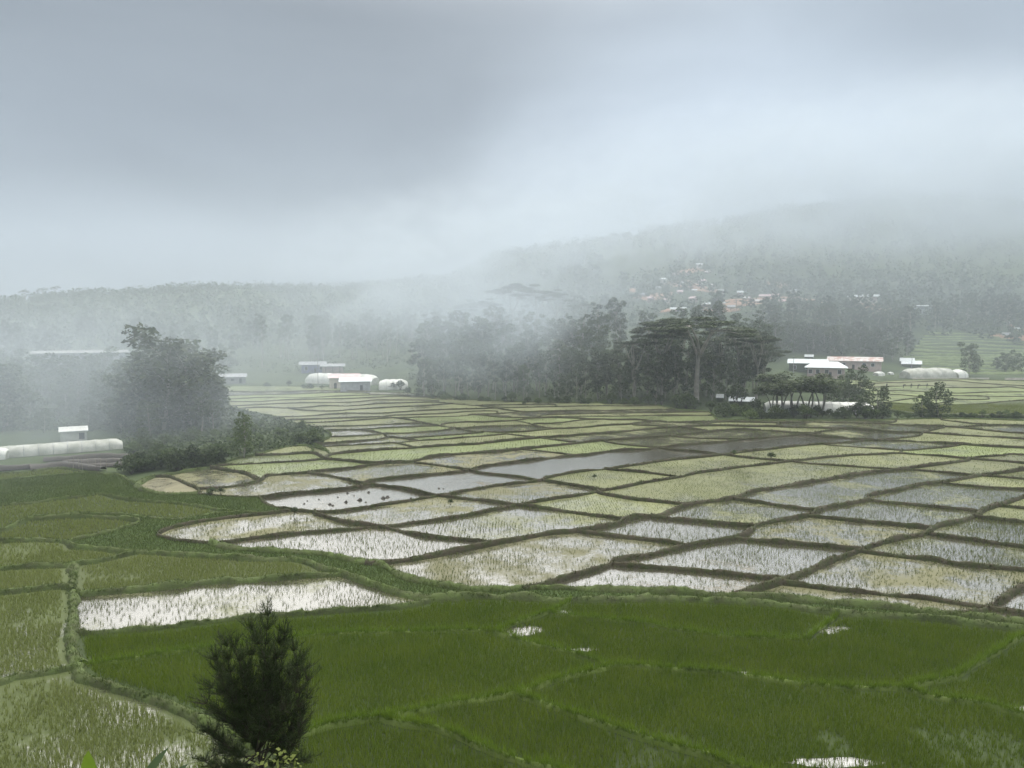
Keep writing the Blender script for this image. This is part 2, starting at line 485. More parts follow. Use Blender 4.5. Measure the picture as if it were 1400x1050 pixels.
# ------------------------------------------------------------------ the bund network, traced (u, v) on the valley floor
# each: (half width m, height m, kind, points); kind e earth, g grass, l low grass edge
E, G, LO = 'e', 'g', 'l'
LINES = [
 # long bunds of the middle terraces, from near to far
 (.70, .62, E, [(1400,799),(1349,829),(1298,841)]),
 (.62, .58, E, [(1400,678),(1369,688),(1343,696),(1331,704),(1300,713),(1274,720),(1266,727),(1217,737),(1183,748),(1171,753),(1129,767),(1086,786),(1066,794),(1003,815)]),
 (.55, .52, E, [(1071,794),(1143,803),(1214,810),(1269,816),(1286,818),(1343,827),(1400,835)]),
 (.50, .48, E, [(1183,752),(1229,758),(1286,764),(1300,768),(1400,777)]),
 (.50, .48, E, [(842,770),(870,772),(929,776),(1000,783),(1071,790)]),
 (.62, .58, E, [(1400,641),(1371,645),(1337,649),(1286,658),(1257,661),(1223,669),(1189,676),(1183,683),(1126,693),(1109,702),(1086,706),(1050,712),(1031,717),(1029,721),(1014,731),(1000,735),(957,741),(917,750),(883,758),(840,764),(836,770),(800,781),(757,792),(716,805)]),
 (.52, .50, E, [(1003,734),(1086,741),(1143,746),(1178,750)]),
 (.52, .50, E, [(785,724),(871,734),(929,741),(940,745)]),
 (.60, .58, E, [(892,705),(957,711),(1031,718)]),
 (.55, .52, E, [(1105,704),(1160,709),(1200,713),(1268,720)]),
 (.55, .52, E, [(1270,728),(1290,731),(1343,738),(1400,746)]),
 (.62, .58, E, [(1400,584),(1324,628),(1286,633),(1243,639),(1214,642),(1191,644),(1149,651),(1106,658),(1063,665),(1029,671),(1003,680),(960,685),(943,688),(915,697),(900,703),(872,705),(857,708),(840,715),(800,722),(775,725),(750,727),(715,734),(678,741),(636,749),(579,760),(521,768),(500,771)][1:]),
 (.50, .48, E, [(820,673),(871,681),(943,688)]),
 (.50, .48, E, [(1005,681),(1057,688),(1122,696)]),
 (.50, .48, E, [(1190,680),(1194,683),(1257,689),(1333,696)]),
 (.50, .48, E, [(1331,704),(1340,706),(1400,712)]),
 (.45, .45, E, [(1291,659),(1343,664),(1400,667)]),
 (.45, .45, E, [(1360,691),(1369,690),(1400,693)]),
 (.50, .50, E, [(1086,630),(1120,633),(1163,636),(1206,639),(1243,641),(1286,644),(1329,648),(1364,650),(1400,653)]),
 (.60, .58, E, [(1400,632),(1371,629),(1329,626),(1286,622),(1243,619),(1229,618),(1191,620),(1163,621),(1127,624),(1091,628),(1063,631),(1040,634),(1011,637),(983,641),(954,645),(926,651),(883,658),(843,666),(823,669),(786,676),(750,681),(701,690),(636,703),(579,711),(536,717),(493,720),(436,724),(400,727),(343,734),(289,741)]),
 (.50, .50, E, [(430,700),(464,710),(510,717),(533,720),(579,730),(636,736),(681,741)]),
 (.60, .58, E, [(1191,600),(1177,601),(1149,604),(1120,606),(1084,609),(1049,613),(1011,617),(990,620),(954,624),(911,628),(869,634),(831,639),(803,642),(774,646),(746,652),(737,656),(689,661),(660,665),(599,676),(550,684),(493,693),(444,698),(399,696),(371,700),(300,707),(243,717),(217,727),(222,733),(250,738),(289,741)]),
 (.50, .50, E, [(600,676),(624,679),(664,683),(701,688),(729,691),(786,699),(843,706),(852,710)]),
 (.50, .50, E, [(493,664),(509,661),(523,663),(550,666),(579,673),(600,677)]),
 (.66, .66, E, [(1400,599),(1357,596),(1314,594),(1271,591),(1257,590),(1229,590),(1200,588),(1163,585),(1141,585),(1120,584),(1077,583),(1056,582),(1020,582),(997,581),(964,581),(940,582),(911,584),(869,587),(840,590),(824,591),(789,594),(760,596),(731,598),(696,601),(660,605),(651,606),(609,608),(566,611),(516,614),(480,617),(452,620),(444,626)]),
 (.60, .58, E, [(1220,601),(1191,600),(1149,597),(1120,595),(1103,593),(1077,594),(1049,597),(1040,598),(1011,600),(983,603),(940,606),(903,610),(883,613),(840,615),(803,620),(774,622),(731,627),(689,632),(660,636),(637,642),(609,645),(580,648),(537,652),(509,655),(493,660),(493,664),(440,670),(400,673),(360,678),(314,677),(270,674)]),
 (.50, .50, E, [(355,678),(365,688),(399,696)]),
 (.50, .50, E, [(641,641),(660,645),(689,648),(726,653),(740,655)]),
 (.50, .50, E, [(740,655),(789,663),(803,665),(826,669)]),
 (.50, .50, E, [(827,640),(840,641),(869,643),(897,646),(926,650)]),
 (.50, .50, E, [(895,610),(903,611),(926,614),(954,616),(985,620)]),
 (.50, .50, E, [(990,620),(1011,623),(1054,627),(1091,629)]),
 (.50, .50, E, [(1128,606),(1134,607),(1163,609),(1191,611),(1233,614),(1257,613),(1300,609),(1319,606)]),
 (.70, .66, E, [(1400,611),(1357,609),(1314,606),(1286,604),(1243,602),(1220,601)]),
 (.50, .50, E, [(1230,617),(1233,614)]),
 (.50, .50, E, [(1325,626),(1331,624),(1371,621),(1380,619),(1400,620)]),
 (.66, .66, E, [(1040,587),(1011,586),(997,587),(969,589),(940,592),(911,595),(883,597),(860,599),(824,601),(796,604),(760,608),(731,611),(703,614),(680,616),(651,618),(623,620),(594,622),(566,629),(523,632),(501,632),(479,629),(457,627),(444,626),(434,620),(421,618),(386,620),(350,621)]),
 (.60, .58, E, [(566,630),(523,632),(501,635),(480,638),(443,642),(421,645),(400,646),(371,648),(361,651),(356,655),(329,661),(300,665),(271,667)]),
 (.55, .60, E, [(421,645),(443,647),(471,653),(495,660)]),
 (.50, .50, E, [(296,635),(329,633),(371,631),(414,629),(444,626)]),
 (.80, .75, E, [(289,638),(314,642),(336,646),(350,652),(356,655)]),
 (.60, .60, E, [(211,650),(229,650),(240,653),(257,660),(271,667),(270,674)]),
 (.50, .50, E, [(566,631),(594,634),(623,638),(641,641)]),
 (.50, .50, E, [(713,613),(746,616),(787,621)]),
 (.45, .48, E, [(822,601),(840,605),(869,608),(893,610)]),
 (.50, .50, E, [(917,595),(954,598),(997,599),(1015,599)]),
 (.55, .55, E, [(1040,587),(1056,588),(1091,591),(1113,591),(1134,587),(1146,585)]),
 (.50, .50, E, [(1103,593),(1113,591)]),
 (.50, .50, E, [(1198,600),(1236,597),(1257,594),(1263,590),(1279,586),(1291,583)]),
 (.60, .60, E, [(1400,591),(1379,590),(1357,588),(1329,585),(1293,582),(1279,581),(1229,580),(1206,578),(1163,577),(1106,576),(1063,577),(1020,576),(983,576),(967,578),(964,581)]),
 (.50, .50, E, [(1206,578),(1223,576),(1226,572)]),
 (.50, .50, E, [(1293,582),(1314,582),(1343,581),(1364,580),(1400,581)]),
 (.50, .50, E, [(1288,571),(1289,573),(1314,576),(1329,578),(1353,580)]),
 (.45, .45, E, [(1059,582),(1062,579),(1066,576)]),
 (.50, .50, E, [(929,583),(954,586),(972,589)]),
 (.50, .50, E, [(866,580),(897,581),(922,583)]),
 (.50, .50, E, [(736,597),(760,600),(791,604)]),
 (.50, .50, E, [(980,572),(969,575),(911,576),(876,573),(840,573),(824,572),(789,571),(753,570),(724,571),(703,574),(660,576),(637,576),(609,578),(601,581)]),
 (.50, .50, E, [(911,576),(897,574),(877,576),(861,579),(840,580),(824,581),(789,584),(760,585),(746,586),(717,589),(689,590),(666,589),(644,588),(623,584),(601,581),(580,577),(559,573),(537,570),(523,569),(516,569),(480,570),(457,571),(429,572),(393,573)]),
 (.45, .45, E, [(689,590),(693,592),(717,595),(736,597),(760,596)]),
 (.45, .45, E, [(693,592),(660,595),(644,596),(609,599),(571,601),(545,604)]),
 (.45, .45, E, [(480,586),(501,587),(523,591),(530,596),(551,598),(571,601)]),
 (.45, .45, E, [(824,572),(796,573),(774,576),(753,578),(731,578)]),
 (.45, .45, E, [(703,574),(717,576),(739,582),(760,585)]),
 (.45, .45, E, [(739,582),(714,580),(696,581),(660,582),(630,585)]),
 (.45, .45, E, [(970,567),(897,567),(840,568),(789,568),(746,569),(717,570),(681,569),(651,566),(623,568),(580,569),(549,570),(537,570)]),
 (.45, .45, E, [(969,562),(897,563),(840,564),(789,565),(746,566),(735,569)]),
 (.45, .45, E, [(923,558),(883,559),(840,560),(803,560),(760,561),(717,562),(689,564),(660,565),(640,566)]),
 (.45, .45, E, [(899,553),(860,554),(817,554),(760,555),(717,556),(680,557),(651,558),(609,559),(551,562),(523,564),(480,564),(457,565),(414,568),(378,569)]),
 (.45, .45, E, [(717,562),(689,559),(680,557),(644,553),(617,551),(594,549),(551,550),(516,551),(480,554),(443,554),(423,556),(393,557),(357,556),(317,558)]),
 (.45, .45, E, [(760,552),(717,552),(674,553),(650,554)]),
 (.45, .45, E, [(620,551),(580,554),(551,555),(516,557),(480,559),(457,561),(414,560),(393,557)]),
 (.45, .45, E, [(680,561),(651,561),(609,564),(566,566),(534,567),(523,569)]),
 (.45, .45, E, [(600,547),(573,546),(537,546),(513,546),(480,549),(414,550),(380,551),(343,553),(314,554)]),
 (.45, .45, E, [(637,542),(580,542),(544,541),(516,542),(480,544),(426,545),(386,546),(357,548),(314,548)]),
 (.45, .45, E, [(563,540),(523,539),(480,540),(457,541),(408,543),(386,542),(343,543),(311,545)]),
 (.40, .40, E, [(505,537),(457,536),(400,538),(357,539),(309,540)]),
 (.40, .40, E, [(500,534),(430,533),(371,535),(302,534)]),
 (.45, .45, E, [(537,570),(509,572),(480,574),(443,576),(409,577)]),
 (.45, .45, E, [(578,577),(566,577),(523,579),(480,581),(411,582)]),
 (.45, .45, E, [(601,581),(566,582),(523,584),(491,586),(480,586),(446,587)]),
 (.45, .45, E, [(620,585),(594,588),(551,591),(525,591)]),
 (.45, .45, E, [(523,591),(516,593),(480,595),(451,596)]),
 (.45, .45, E, [(531,597),(516,599),(480,602),(457,604),(431,605)]),
 (.45, .45, E, [(661,590),(637,592),(594,595),(566,597),(549,598)]),
 (.45, .45, E, [(566,610),(541,604),(523,605),(480,607),(439,609)]),
 # outer edge of the terraces, far side
 (.40, .35, G, [(1400,574),(1350,572),(1288,571),(1226,572),(1206,573),(1100,573),(1020,573),(997,572),(980,572),(969,562),(945,560),(923,558),(899,553),(860,551),(760,549),(700,548),(640,545),(600,541),(560,536),(505,534),(464,529),(400,527),(300,528),(309,540),(314,554),(330,560),(378,569),(411,582),(446,587),(451,596),(431,605),(439,609),(452,620)]),
 (.40, .40, G, [(446,615),(429,610),(421,608),(400,608),(379,612),(351,620),(321,626),(296,635),(289,638),(265,641),(240,646),(211,650)]),
 (.30, .30, G, [(421,608),(428,613),(421,618)]),
 # the grass bank between the terraces and the near fields
 (.8, .55, G, [(211,650),(195,657),(186,664),(200,671),(235,675),(270,674)]),
 (.8, .60, G, [(289,741),(310,746),(350,751),(436,755),(464,761),(493,766),(521,770),(536,780),(564,791),(607,800),(650,804),(679,804),(721,803),(763,803),(814,804),(900,807),(1003,814),(1057,817),(1114,820),(1200,827),(1257,834),(1298,841),(1355,845),(1400,850)]),
 (.6, .55, G, [(186,753),(200,753),(257,757),(300,760),(350,763),(407,764),(450,777),(479,786),(510,797),(550,809),(596,816),(640,815),(700,814),(780,819),(830,818),(900,817),(986,820),(1060,824),(1145,836),(1220,841),(1298,847),(1400,858)]),
 # fields on the left
 (.5, .45, G, [(0,646),(43,643),(71,639),(90,639),(121,645)]),
 (.6, .55, G, [(0,655),(43,651),(86,648),(121,645),(143,648),(164,649),(186,664)]),
 (.4, .40, G, [(0,689),(43,686),(71,682),(100,679),(136,674),(157,678),(171,681),(203,684),(246,687),(289,693),(330,700)]),
 (.5, .50, G, [(0,725),(14,719),(36,710),(64,708),(100,705),(143,706),(179,709),(190,713),(164,721),(143,727),(100,737)]),
 (.5, .45, G, [(38,709),(45,705),(86,703),(121,702),(164,702),(200,705),(237,708),(260,706),(296,700),(330,700),(352,702)]),
 (.5, .50, G, [(0,739),(43,737),(86,738),(97,743),(103,747),(129,748),(171,753),(186,753)]),
 (.5, .50, G, [(0,776),(43,773),(91,771),(100,768),(129,766),(171,757),(186,753)]),
 (.75, .5, G, [(100,768),(100,791),(101,814),(99,848),(97,877),(100,897),(108,906)]),
 (.5, .50, G, [(0,809),(43,804),(89,800),(101,805)]),
 (.6, .55, G, [(101,811),(200,803),(286,794),(350,790),(407,787),(464,783),(485,788)]),
 (.4, .45, G, [(99,866),(120,863),(200,857),(286,847),(371,840),(379,839),(493,831),(550,827),(596,817)]),
 (.3, .30, LO, [(105,905),(118,906),(180,896),(257,884),(309,879),(334,876),(375,871),(411,867),(457,862),(560,860),(620,858),(680,859)]),
 (.6, .50, G, [(108,906),(110,922),(154,937),(206,952),(270,978),(320,1004),(380,1050),(440,1095)]),
 (.5, .40, G, [(0,929),(26,921),(64,916),(108,907)]),
 # dense near fields
 (.35, .50, LO, [(782,819),(749,834),(710,847),(680,859)]),
 (.35, .50, LO, [(680,859),(689,865),(740,879),(785,889),(836,907)]),
 (.40, .55, LO, [(836,907),(890,910),(980,917),(1040,924),(1130,934),(1190,937),(1238,939),(1280,951),(1340,957),(1400,976)]),
 (.40, .60, LO, [(1238,939),(1280,927),(1310,919),(1355,895),(1400,868)]),
 (.45, .60, LO, [(836,907),(770,924),(701,945),(620,957),(560,970),(519,978),(457,987),(419,998),(385,1010),(320,1004)]),
 (.40, .60, LO, [(701,945),(770,969),(860,999),(935,1020),(980,1033),(1025,1047),(1060,1060),(1110,1095)]),
 (.40, .60, LO, [(519,978),(560,988),(599,993),(650,1014),(710,1035),(755,1047),(790,1062),(850,1095)]),
 (.25, .38, LO, [(752,834),(767,837),(830,844),(890,850),(980,864),(1094,870),(1115,859),(1145,837)]),
 # fields beyond the hedge on the right
 (.4, .40, G, [(1150,548),(1175,542),(1185,528),(1200,521),(1300,517.5),(1400,520),(1510,521)]),
 (.4, .40, G, [(1150,548),(1195,556),(1260,566),(1300,567),(1400,568),(1510,568)]),
 (.45, .45, E, [(1190,525),(1200,523),(1243,521.5),(1300,519.5),(1329,522),(1371,525),(1400,526)]),
 (.45, .45, E, [(1184,530),(1200,528),(1260,526),(1279,527),(1291,529),(1343,529),(1379,528),(1400,530)]),
 (.40, .40, E, [(1182,533),(1229,533),(1270,535),(1314,536.5),(1357,535),(1400,535)]),
 (.40, .40, E, [(1178,539),(1220,538),(1257,541),(1300,540),(1340,540),(1349,541),(1400,541)]),
 (.45, .45, E, [(1192,556),(1209,550),(1229,546.5),(1254,543),(1257,541)]),
 (.40, .40, E, [(1254,543),(1286,544),(1306,544),(1314,545),(1349,545),(1352,543),(1349,541)]),
 (.45, .45, E, [(1310,544.5),(1294,549),(1270,552),(1300,552),(1343,551),(1371,548),(1400,546)]),
 (.4, .40, G, [(1042,521),(1110,518),(1200,519.5)]),
 (.4, .40, G, [(1042,521),(1041,526),(1042,532),(1075,533),(1130,534),(1184,530)]),
 (.4, .40, E, [(1041,526),(1100,525),(1192,525)]),
 (.4, .40, G, [(1120,518),(1124,525)]),
 (.35, .30, G, [(1270,552),(1235,551),(1212,549)]),
]

# close the network just outside the picture
def _ext(pts):
    out = [tuple(map(float, p)) for p in pts]
    for end in (0, -1):
        u, v = out[end]
        nu, nv = out[1] if end == 0 else out[-2]
        if u in (0, 1400):
            du = -115 if u == 0 else 115
            q = (u + du, v + np.clip((v - nv) / (u - nu + 1e-9), -.35, .35) * du)
            out = [q] + out if end == 0 else out + [q]
    return out


def _smooth(pts, k=4):
    p = np.array(pts, float)
    if len(p) < 3: return p
    q = np.vstack([2 * p[0] - p[1], p, 2 * p[-1] - p[-2]])
    o = []
    for i in range(1, len(q) - 2):
        a, b, c, d = q[i - 1], q[i], q[i + 1], q[i + 2]
        for t in np.arange(k) / k:
            o.append(.5 * (2 * b + (c - a) * t + (2 * a - 5 * b + 4 * c - d) * t ** 2 + (3 * b - a - 3 * c + d) * t ** 3))
    o.append(p[-1])
    return np.array(o)


PL = []
for hw, h, kd, pts in LINES:
    PL.append([hw, h, kd, _smooth(_ext(pts))])
FRAME = np.array([(-110, 560), (-110, 1080), (1510, 1080), (1510, 512)], float)
SQ = np.array([1.0, 2.2])          # rows matter more than columns when snapping


def _near(p, q):
    a, b = q[:-1] * SQ, q[1:] * SQ
    P = p * SQ
    d = b - a
    t = np.clip(((P - a) * d).sum(1) / np.maximum((d * d).sum(1), 1e-9), 0, 1)
    c = a + d * t[:, None]
    r = np.hypot(*(c - P).T)
    k = int(np.argmin(r))
    return r[k], c[k] / SQ


for i, (hw, h, kd, q) in enumerate(PL):       # let every end meet the line it runs into
    for end in (0, -1):
        p = q[end]
        best = (1e9, None)
        for j, o in enumerate(PL):
            if j == i: continue
            r, c = _near(p, o[3])
            if r < best[0]: best = (r, c)
        if best[0] < 17 and -100 < p[0] < 1500:
            d = best[1] - p
            n = np.hypot(*d)
            over = best[1] + (d / n * .25 if n > .05 else (p - q[1 if end == 0 else -2]) / max(np.hypot(*(p - q[1 if end == 0 else -2])), 1e-6) * .25)
            q = np.vstack([over, q]) if end == 0 else np.vstack([q, over])
    PL[i][3] = q

segs = np.vstack([np.hstack([q[:-1], q[1:]]) for *_, q in PL] + [np.hstack([FRAME[:-1], FRAME[1:]])])
p, r = segs[:, :2], segs[:, 2:] - segs[:, :2]
cross = lambda a, b: a[..., 0] * b[..., 1] - a[..., 1] * b[..., 0]
D = cross(r[:, None], r[None])
W_ = p[None] - p[:, None]
with np.errstate(divide='ignore', invalid='ignore'):
    T = cross(W_, r[None]) / D
    U = cross(W_, r[:, None]) / D
ok = (np.abs(D) > 1e-9) & (T > 1e-7) & (T < 1 - 1e-7) & (U > -1e-7) & (U < 1 + 1e-7)
nodes, nid = [], {}


def node(q):
    k = (round(float(q[0]) * 8), round(float(q[1]) * 8))
    if k not in nid:
        nid[k] = len(nodes); nodes.append((float(q[0]), float(q[1])))
    return nid[k]


edges = set()
for i in range(len(segs)):
    ts = np.concatenate([[0], np.sort(T[i][ok[i]]), [1]])
    ns = [node(p[i] + r[i] * t) for t in ts]
    for a, b in zip(ns, ns[1:]):
        if a != b: edges.add((min(a, b), max(a, b)))
adj = {}
for a, b in edges:
    adj.setdefault(a, set()).add(b); adj.setdefault(b, set()).add(a)
stack = [n for n in adj if len(adj[n]) == 1]
while stack:
    n = stack.pop()
    if len(adj[n]) == 1:
        (m_,) = adj[n]
        adj[n].clear(); adj[m_].discard(n)
        if len(adj[m_]) == 1: stack.append(m_)
NP_ = np.array(nodes)
order = {n: sorted(s, key=lambda m_: math.atan2(NP_[m_][1] - NP_[n][1], NP_[m_][0] - NP_[n][0])) for n, s in adj.items() if s}
seen, FACES = set(), []
for a in order:
    for b in order[a]:
        if (a, b) in seen: continue
        loop, x, y = [], a, b
        while (x, y) not in seen:
            seen.add((x, y)); loop.append(x)
            o = order[y]
            x, y = y, o[(o.index(x) - 1) % len(o)]
        q = NP_[loop]
        ar = .5 * np.sum(q[:, 0] * np.roll(q[:, 1], -1) - np.roll(q[:, 0], -1) * q[:, 1])
        if ar > 12 and len(loop) > 2: FACES.append((q, ar))


def inside(pt, q):
    x, y = pt
    a, b = q, np.roll(q, -1, 0)
    c = ((a[:, 1] > y) != (b[:, 1] > y))
    xs = (b[:, 0] - a[:, 0]) * (y - a[:, 1]) / np.where(b[:, 1] == a[:, 1], 1e-9, b[:, 1] - a[:, 1]) + a[:, 0]
    return bool((c & (x < xs)).sum() % 2)


SEEDS = {
 'open': [(460,684),(600,660),(850,626),(700,640),(940,619),(1080,602),(925,727),(1010,762),(925,792),(1380,818),(1390,842),(560,750),(400,740),(515,731)],
 'sparse': [(690,716),(1010,700),(1180,698),(1130,668),(280,820),(1330,755),(1330,728),(1290,690),(500,668)],
 'patch': [(720,765),(1260,788),(1200,820),(1110,724),(330,720),(560,697),(740,674),(330,655),(360,667),(700,618),(560,640),(600,638)],
 'brown': [(240,663),(690,622),(430,650)],
 'olive': [(1000,660),(1160,640),(830,684),(870,650),(930,638),(750,655),(1190,630),(1290,600),(1250,577)],
 'mud': [(950,611),(1040,605)],
 'rice': [],
 'grass': [(250,690),(180,740),(400,760),(250,745),(500,780),(640,808),(900,812),(1250,840),(200,740),(240,728),(340,690),(700,808),(1350,848),(215,700),(260,672),(330,745),(1300,560),(1220,556),(210,664),(480,778),(420,640),(360,630)][:0] +
          [(260,745),(400,760),(520,785),(640,809),(900,812),(1250,838),(1350,850),(320,690),(195,720)],
 'dense': [(50,755),(40,790),(40,840),(250,780),(60,870),(100,980),(1350,558),(1240,560),(150,740)],
}


def kind_of(q):
    for k, ps in SEEDS.items():
        for s in ps:
            if inside(s, q): return k
    cu, cv = q.mean(0)
    if cv > 830 or (cu < 170 and cv > 640): return 'rice'
    if cu < 300 and cv > 680: return 'grass'
    if cv < 600: return random.choice(['olive', 'green', 'green', 'olive', 'sparse'])
    return random.choice(['olive', 'sparse', 'olive', 'sparse', 'green'])


def to_world(q, z=.3):
    return np.array([P0(u, v, z)[:2] for u, v in q])


FIELD_MAT = {'open': 'f_open', 'sparse': 'f_sparse', 'patch': 'f_patch', 'brown': 'f_brown', 'olive': 'f_olive', 'green': 'f_green',
             'mud': 'f_mud', 'rice': 'f_ricefull', 'dense': 'f_rice', 'grass': 'bank'}
PLOTS = []
for q, ar in FACES:
    k = kind_of(q)
    w = to_world(q)
    z = zvalley(w[:, 0], w[:, 1]) + (.12 if k == 'grass' else 0.0)
    if k != 'grass' and w[:, 1].max() < 165: z = z * 0 + 0.0
    me = bpy.data.meshes.new('paddy_field')
    me.from_pydata([(x, y, zz) for (x, y), zz in zip(w, z)], [], [tuple(range(len(w)))[::-1]])
    me.update()
    if me.polygons[0].normal.z < 0: me.flip_normals()
    o = link('grass_bank' if k == 'grass' else 'paddy_field', me, M[FIELD_MAT[k]])
    tag(o, kind='structure')
    PLOTS.append((k, q, w, float(z.mean())))

# ------------------------------------------------------------------ bunds: swept ridges with crumbling edges
TUFTS = {E: [], G: [], LO: []}


def sweep(name, w, hw, h, mat, zf, step=None, prof=((-1, -.30), (-.72, .42), (-.38, .9), (0, 1), (.4, .88), (.72, .40), (1, -.30))):
    """ridge along a world polyline w (n,2)"""
    seg = np.hypot(*np.diff(w, axis=0).T)
    s = np.concatenate([[0], np.cumsum(seg)])
    if s[-1] < .8: return None
    n = max(3, int(s[-1] / (step or np.clip(w[:, 1].mean() / 130, .4, 1.5))))
    t = np.linspace(0, s[-1], n)
    x, y = np.interp(t, s, w[:, 0]), np.interp(t, s, w[:, 1])
    tx, ty = np.gradient(x), np.gradient(y)
    l = np.hypot(tx, ty) + 1e-9
    nxv, nyv = -ty / l, tx / l
    wob = np.convolve(rng.normal(0, 1, n + 8), np.ones(9) / 3, 'valid')
    x = x + nxv * wob * .05; y = y + nyv * wob * .05
    z0 = zf(x, y)
    hh = h * (1 + .16 * np.convolve(rng.normal(0, 1, n + 4), np.ones(5) / 2.2, 'valid') + rng.normal(0, .06, n))
    ww = hw * (1 + .20 * np.convolve(rng.normal(0, 1, n + 4), np.ones(5) / 2.2, 'valid') + rng.normal(0, .07, n))
    V = []
    for a, b in prof:
        jx = ww * a + rng.normal(0, .05, n) * hw
        zz = z0 + (hh * b if b > 0 else b * .6) + rng.normal(0, .075, n) * h * (b > 0)
        V.append(np.stack([x + nxv * jx, y + nyv * jx, zz], 1))
    V = np.stack(V, 1)
    k = len(prof)
    i, j = np.meshgrid(np.arange(n - 1), np.arange(k - 1), indexing='ij')
    a = (i * k + j).ravel()
    me = mesh_np(name, V.reshape(-1, 3), np.stack([a, a + k, a + k + 1, a + 1], 1))
    me.polygons.foreach_set('use_smooth', [True] * len(me.polygons))
    return tag(link(name, me, mat), kind='structure'), np.stack([x, y, z0 + hh], 1)


for hw, h, kd, q in PL:
    w = to_world(q)
    far = .8 if w[:, 1].mean() > 108 else 1.0
    r_ = sweep('field_bund', w, hw * {E: .60, G: .70, LO: .5}[kd] * far, h * {E: .84, G: .95, LO: .5}[kd] * far, M[{E: 'earth', G: 'earthg', LO: 'path'}[kd]], zvalley)
    if r_: TUFTS[kd].append((r_[1], hw))

# ------------------------------------------------------------------ blades: rice, seedlings, tufts
def blades(name, pts, k, h, wd, lean, mat, label=None, hj=.3, base=.05):
    """k one-triangle leaves at each point"""
    n = len(pts)
    if n == 0: return None
    P = np.repeat(pts, k, 0)
    m = len(P)
    hh = np.repeat(np.broadcast_to(h, n), k) * (1 + rng.uniform(-hj, hj, m))
    a = rng.uniform(0, 2 * np.pi, m)
    l = np.repeat(np.broadcast_to(lean, n), k) * rng.uniform(.2, 1, m) * hh
    wv = np.repeat(np.broadcast_to(wd, n), k) * rng.uniform(.7, 1.3, m) / 2
    bx, by = P[:, 0] + np.cos(a) * base, P[:, 1] + np.sin(a) * base
    b = a + np.pi / 2 + rng.normal(0, .6, m)
    px, py = np.cos(b) * wv, np.sin(b) * wv
    V = np.empty((m, 3, 3))
    V[:, 0] = np.stack([bx - px, by - py, P[:, 2]], 1)
    V[:, 1] = np.stack([bx + px, by + py, P[:, 2]], 1)
    V[:, 2] = np.stack([bx + np.cos(a) * l, by + np.sin(a) * l, P[:, 2] + hh], 1)
    me = mesh_np(name, V.reshape(-1, 3), np.arange(m * 3).reshape(-1, 3))
    return tag(link(name, me, mat), label=label, kind='stuff')


def fill(w, sx, sy, jit=.25):
    """jittered planting rows inside a world polygon"""
    x0, y0 = w.min(0); x1, y1 = w.max(0)
    gx, gy = np.meshgrid(np.arange(x0, x1, sx), np.arange(y0, y1, sy))
    g = np.stack([gx.ravel(), gy.ravel()], 1)
    g += rng.normal(0, jit, g.shape) * (sx, sy)
    ok = np.abs(g[:, 0]) < .70 * g[:, 1] + 3
    g = g[ok]
    c = np.zeros(len(g), int)
    a, b = w, np.roll(w, -1, 0)
    for (ax, ay), (bx, by) in zip(a, b):
        m = (ay > g[:, 1]) != (by > g[:, 1])
        if ay == by: continue
        c[m] += g[m, 0] < (bx - ax) * (g[m, 1] - ay) / (by - ay) + ax
    return g[c % 2 == 1]


def vnoise(x, y, s, seed=0):
    """smooth value noise 0..1"""
    X, Y = x / s + 1000, y / s + 1000
    i, j = np.floor(X).astype(int), np.floor(Y).astype(int)
    f, g = X - i, Y - j
    f, g = f * f * (3 - 2 * f), g * g * (3 - 2 * g)
    def hsh(a, b):
        v = np.sin(a * 127.1 + b * 311.7 + seed * 74.7) * 43758.5453
        return v - np.floor(v)
    return (hsh(i, j) * (1 - f) + hsh(i + 1, j) * f) * (1 - g) + (hsh(i, j + 1) * (1 - f) + hsh(i + 1, j + 1) * f) * g


def wpt(u, v): return P0(u, v, .1)[:2]


# open water left in the dense fields: (picture point, half width m, half depth m)
HOLES = [(wpt(706, 863), 1.5, 1.0), (wpt(724, 860), 1.2, .8), (wpt(1133, 862), .9, .6), (wpt(1148, 858), .9, .4), (wpt(1140, 1041), 2.6, .5),
         (wpt(800, 887), 1.0, .35), (wpt(1400, 968), .6, .4), (wpt(1000, 919), 1.8, .25), (wpt(770, 836), .8, .4)]
near_ = np.vstack([l[:, :2] for l, _ in TUFTS[LO]])
near_ = np.vstack([near_ + (a, b) for a in np.arange(-.30, .31, .15) for b in np.arange(-.30, .31, .15)] + [(near_[:-1] + near_[1:])[::1] / 2])
gl_ = np.vstack([l[:, :2] for l, _ in TUFTS[G]])
near_ = np.vstack([near_] + [gl_ + (a, b) for a in np.arange(-.6, .61, .2) for b in np.arange(-.6, .61, .2)])
key_ = lambda p: np.floor(p[:, 0] / .2).astype(np.int64) * 100000 + np.floor(p[:, 1] / .2).astype(np.int64)
PATHCELLS = np.unique(key_(near_))
groups = {'rice': [], 'lrice': [], 'young': [], 'dense': [], 'sparse': [], 'seed': [], 'grass': []}
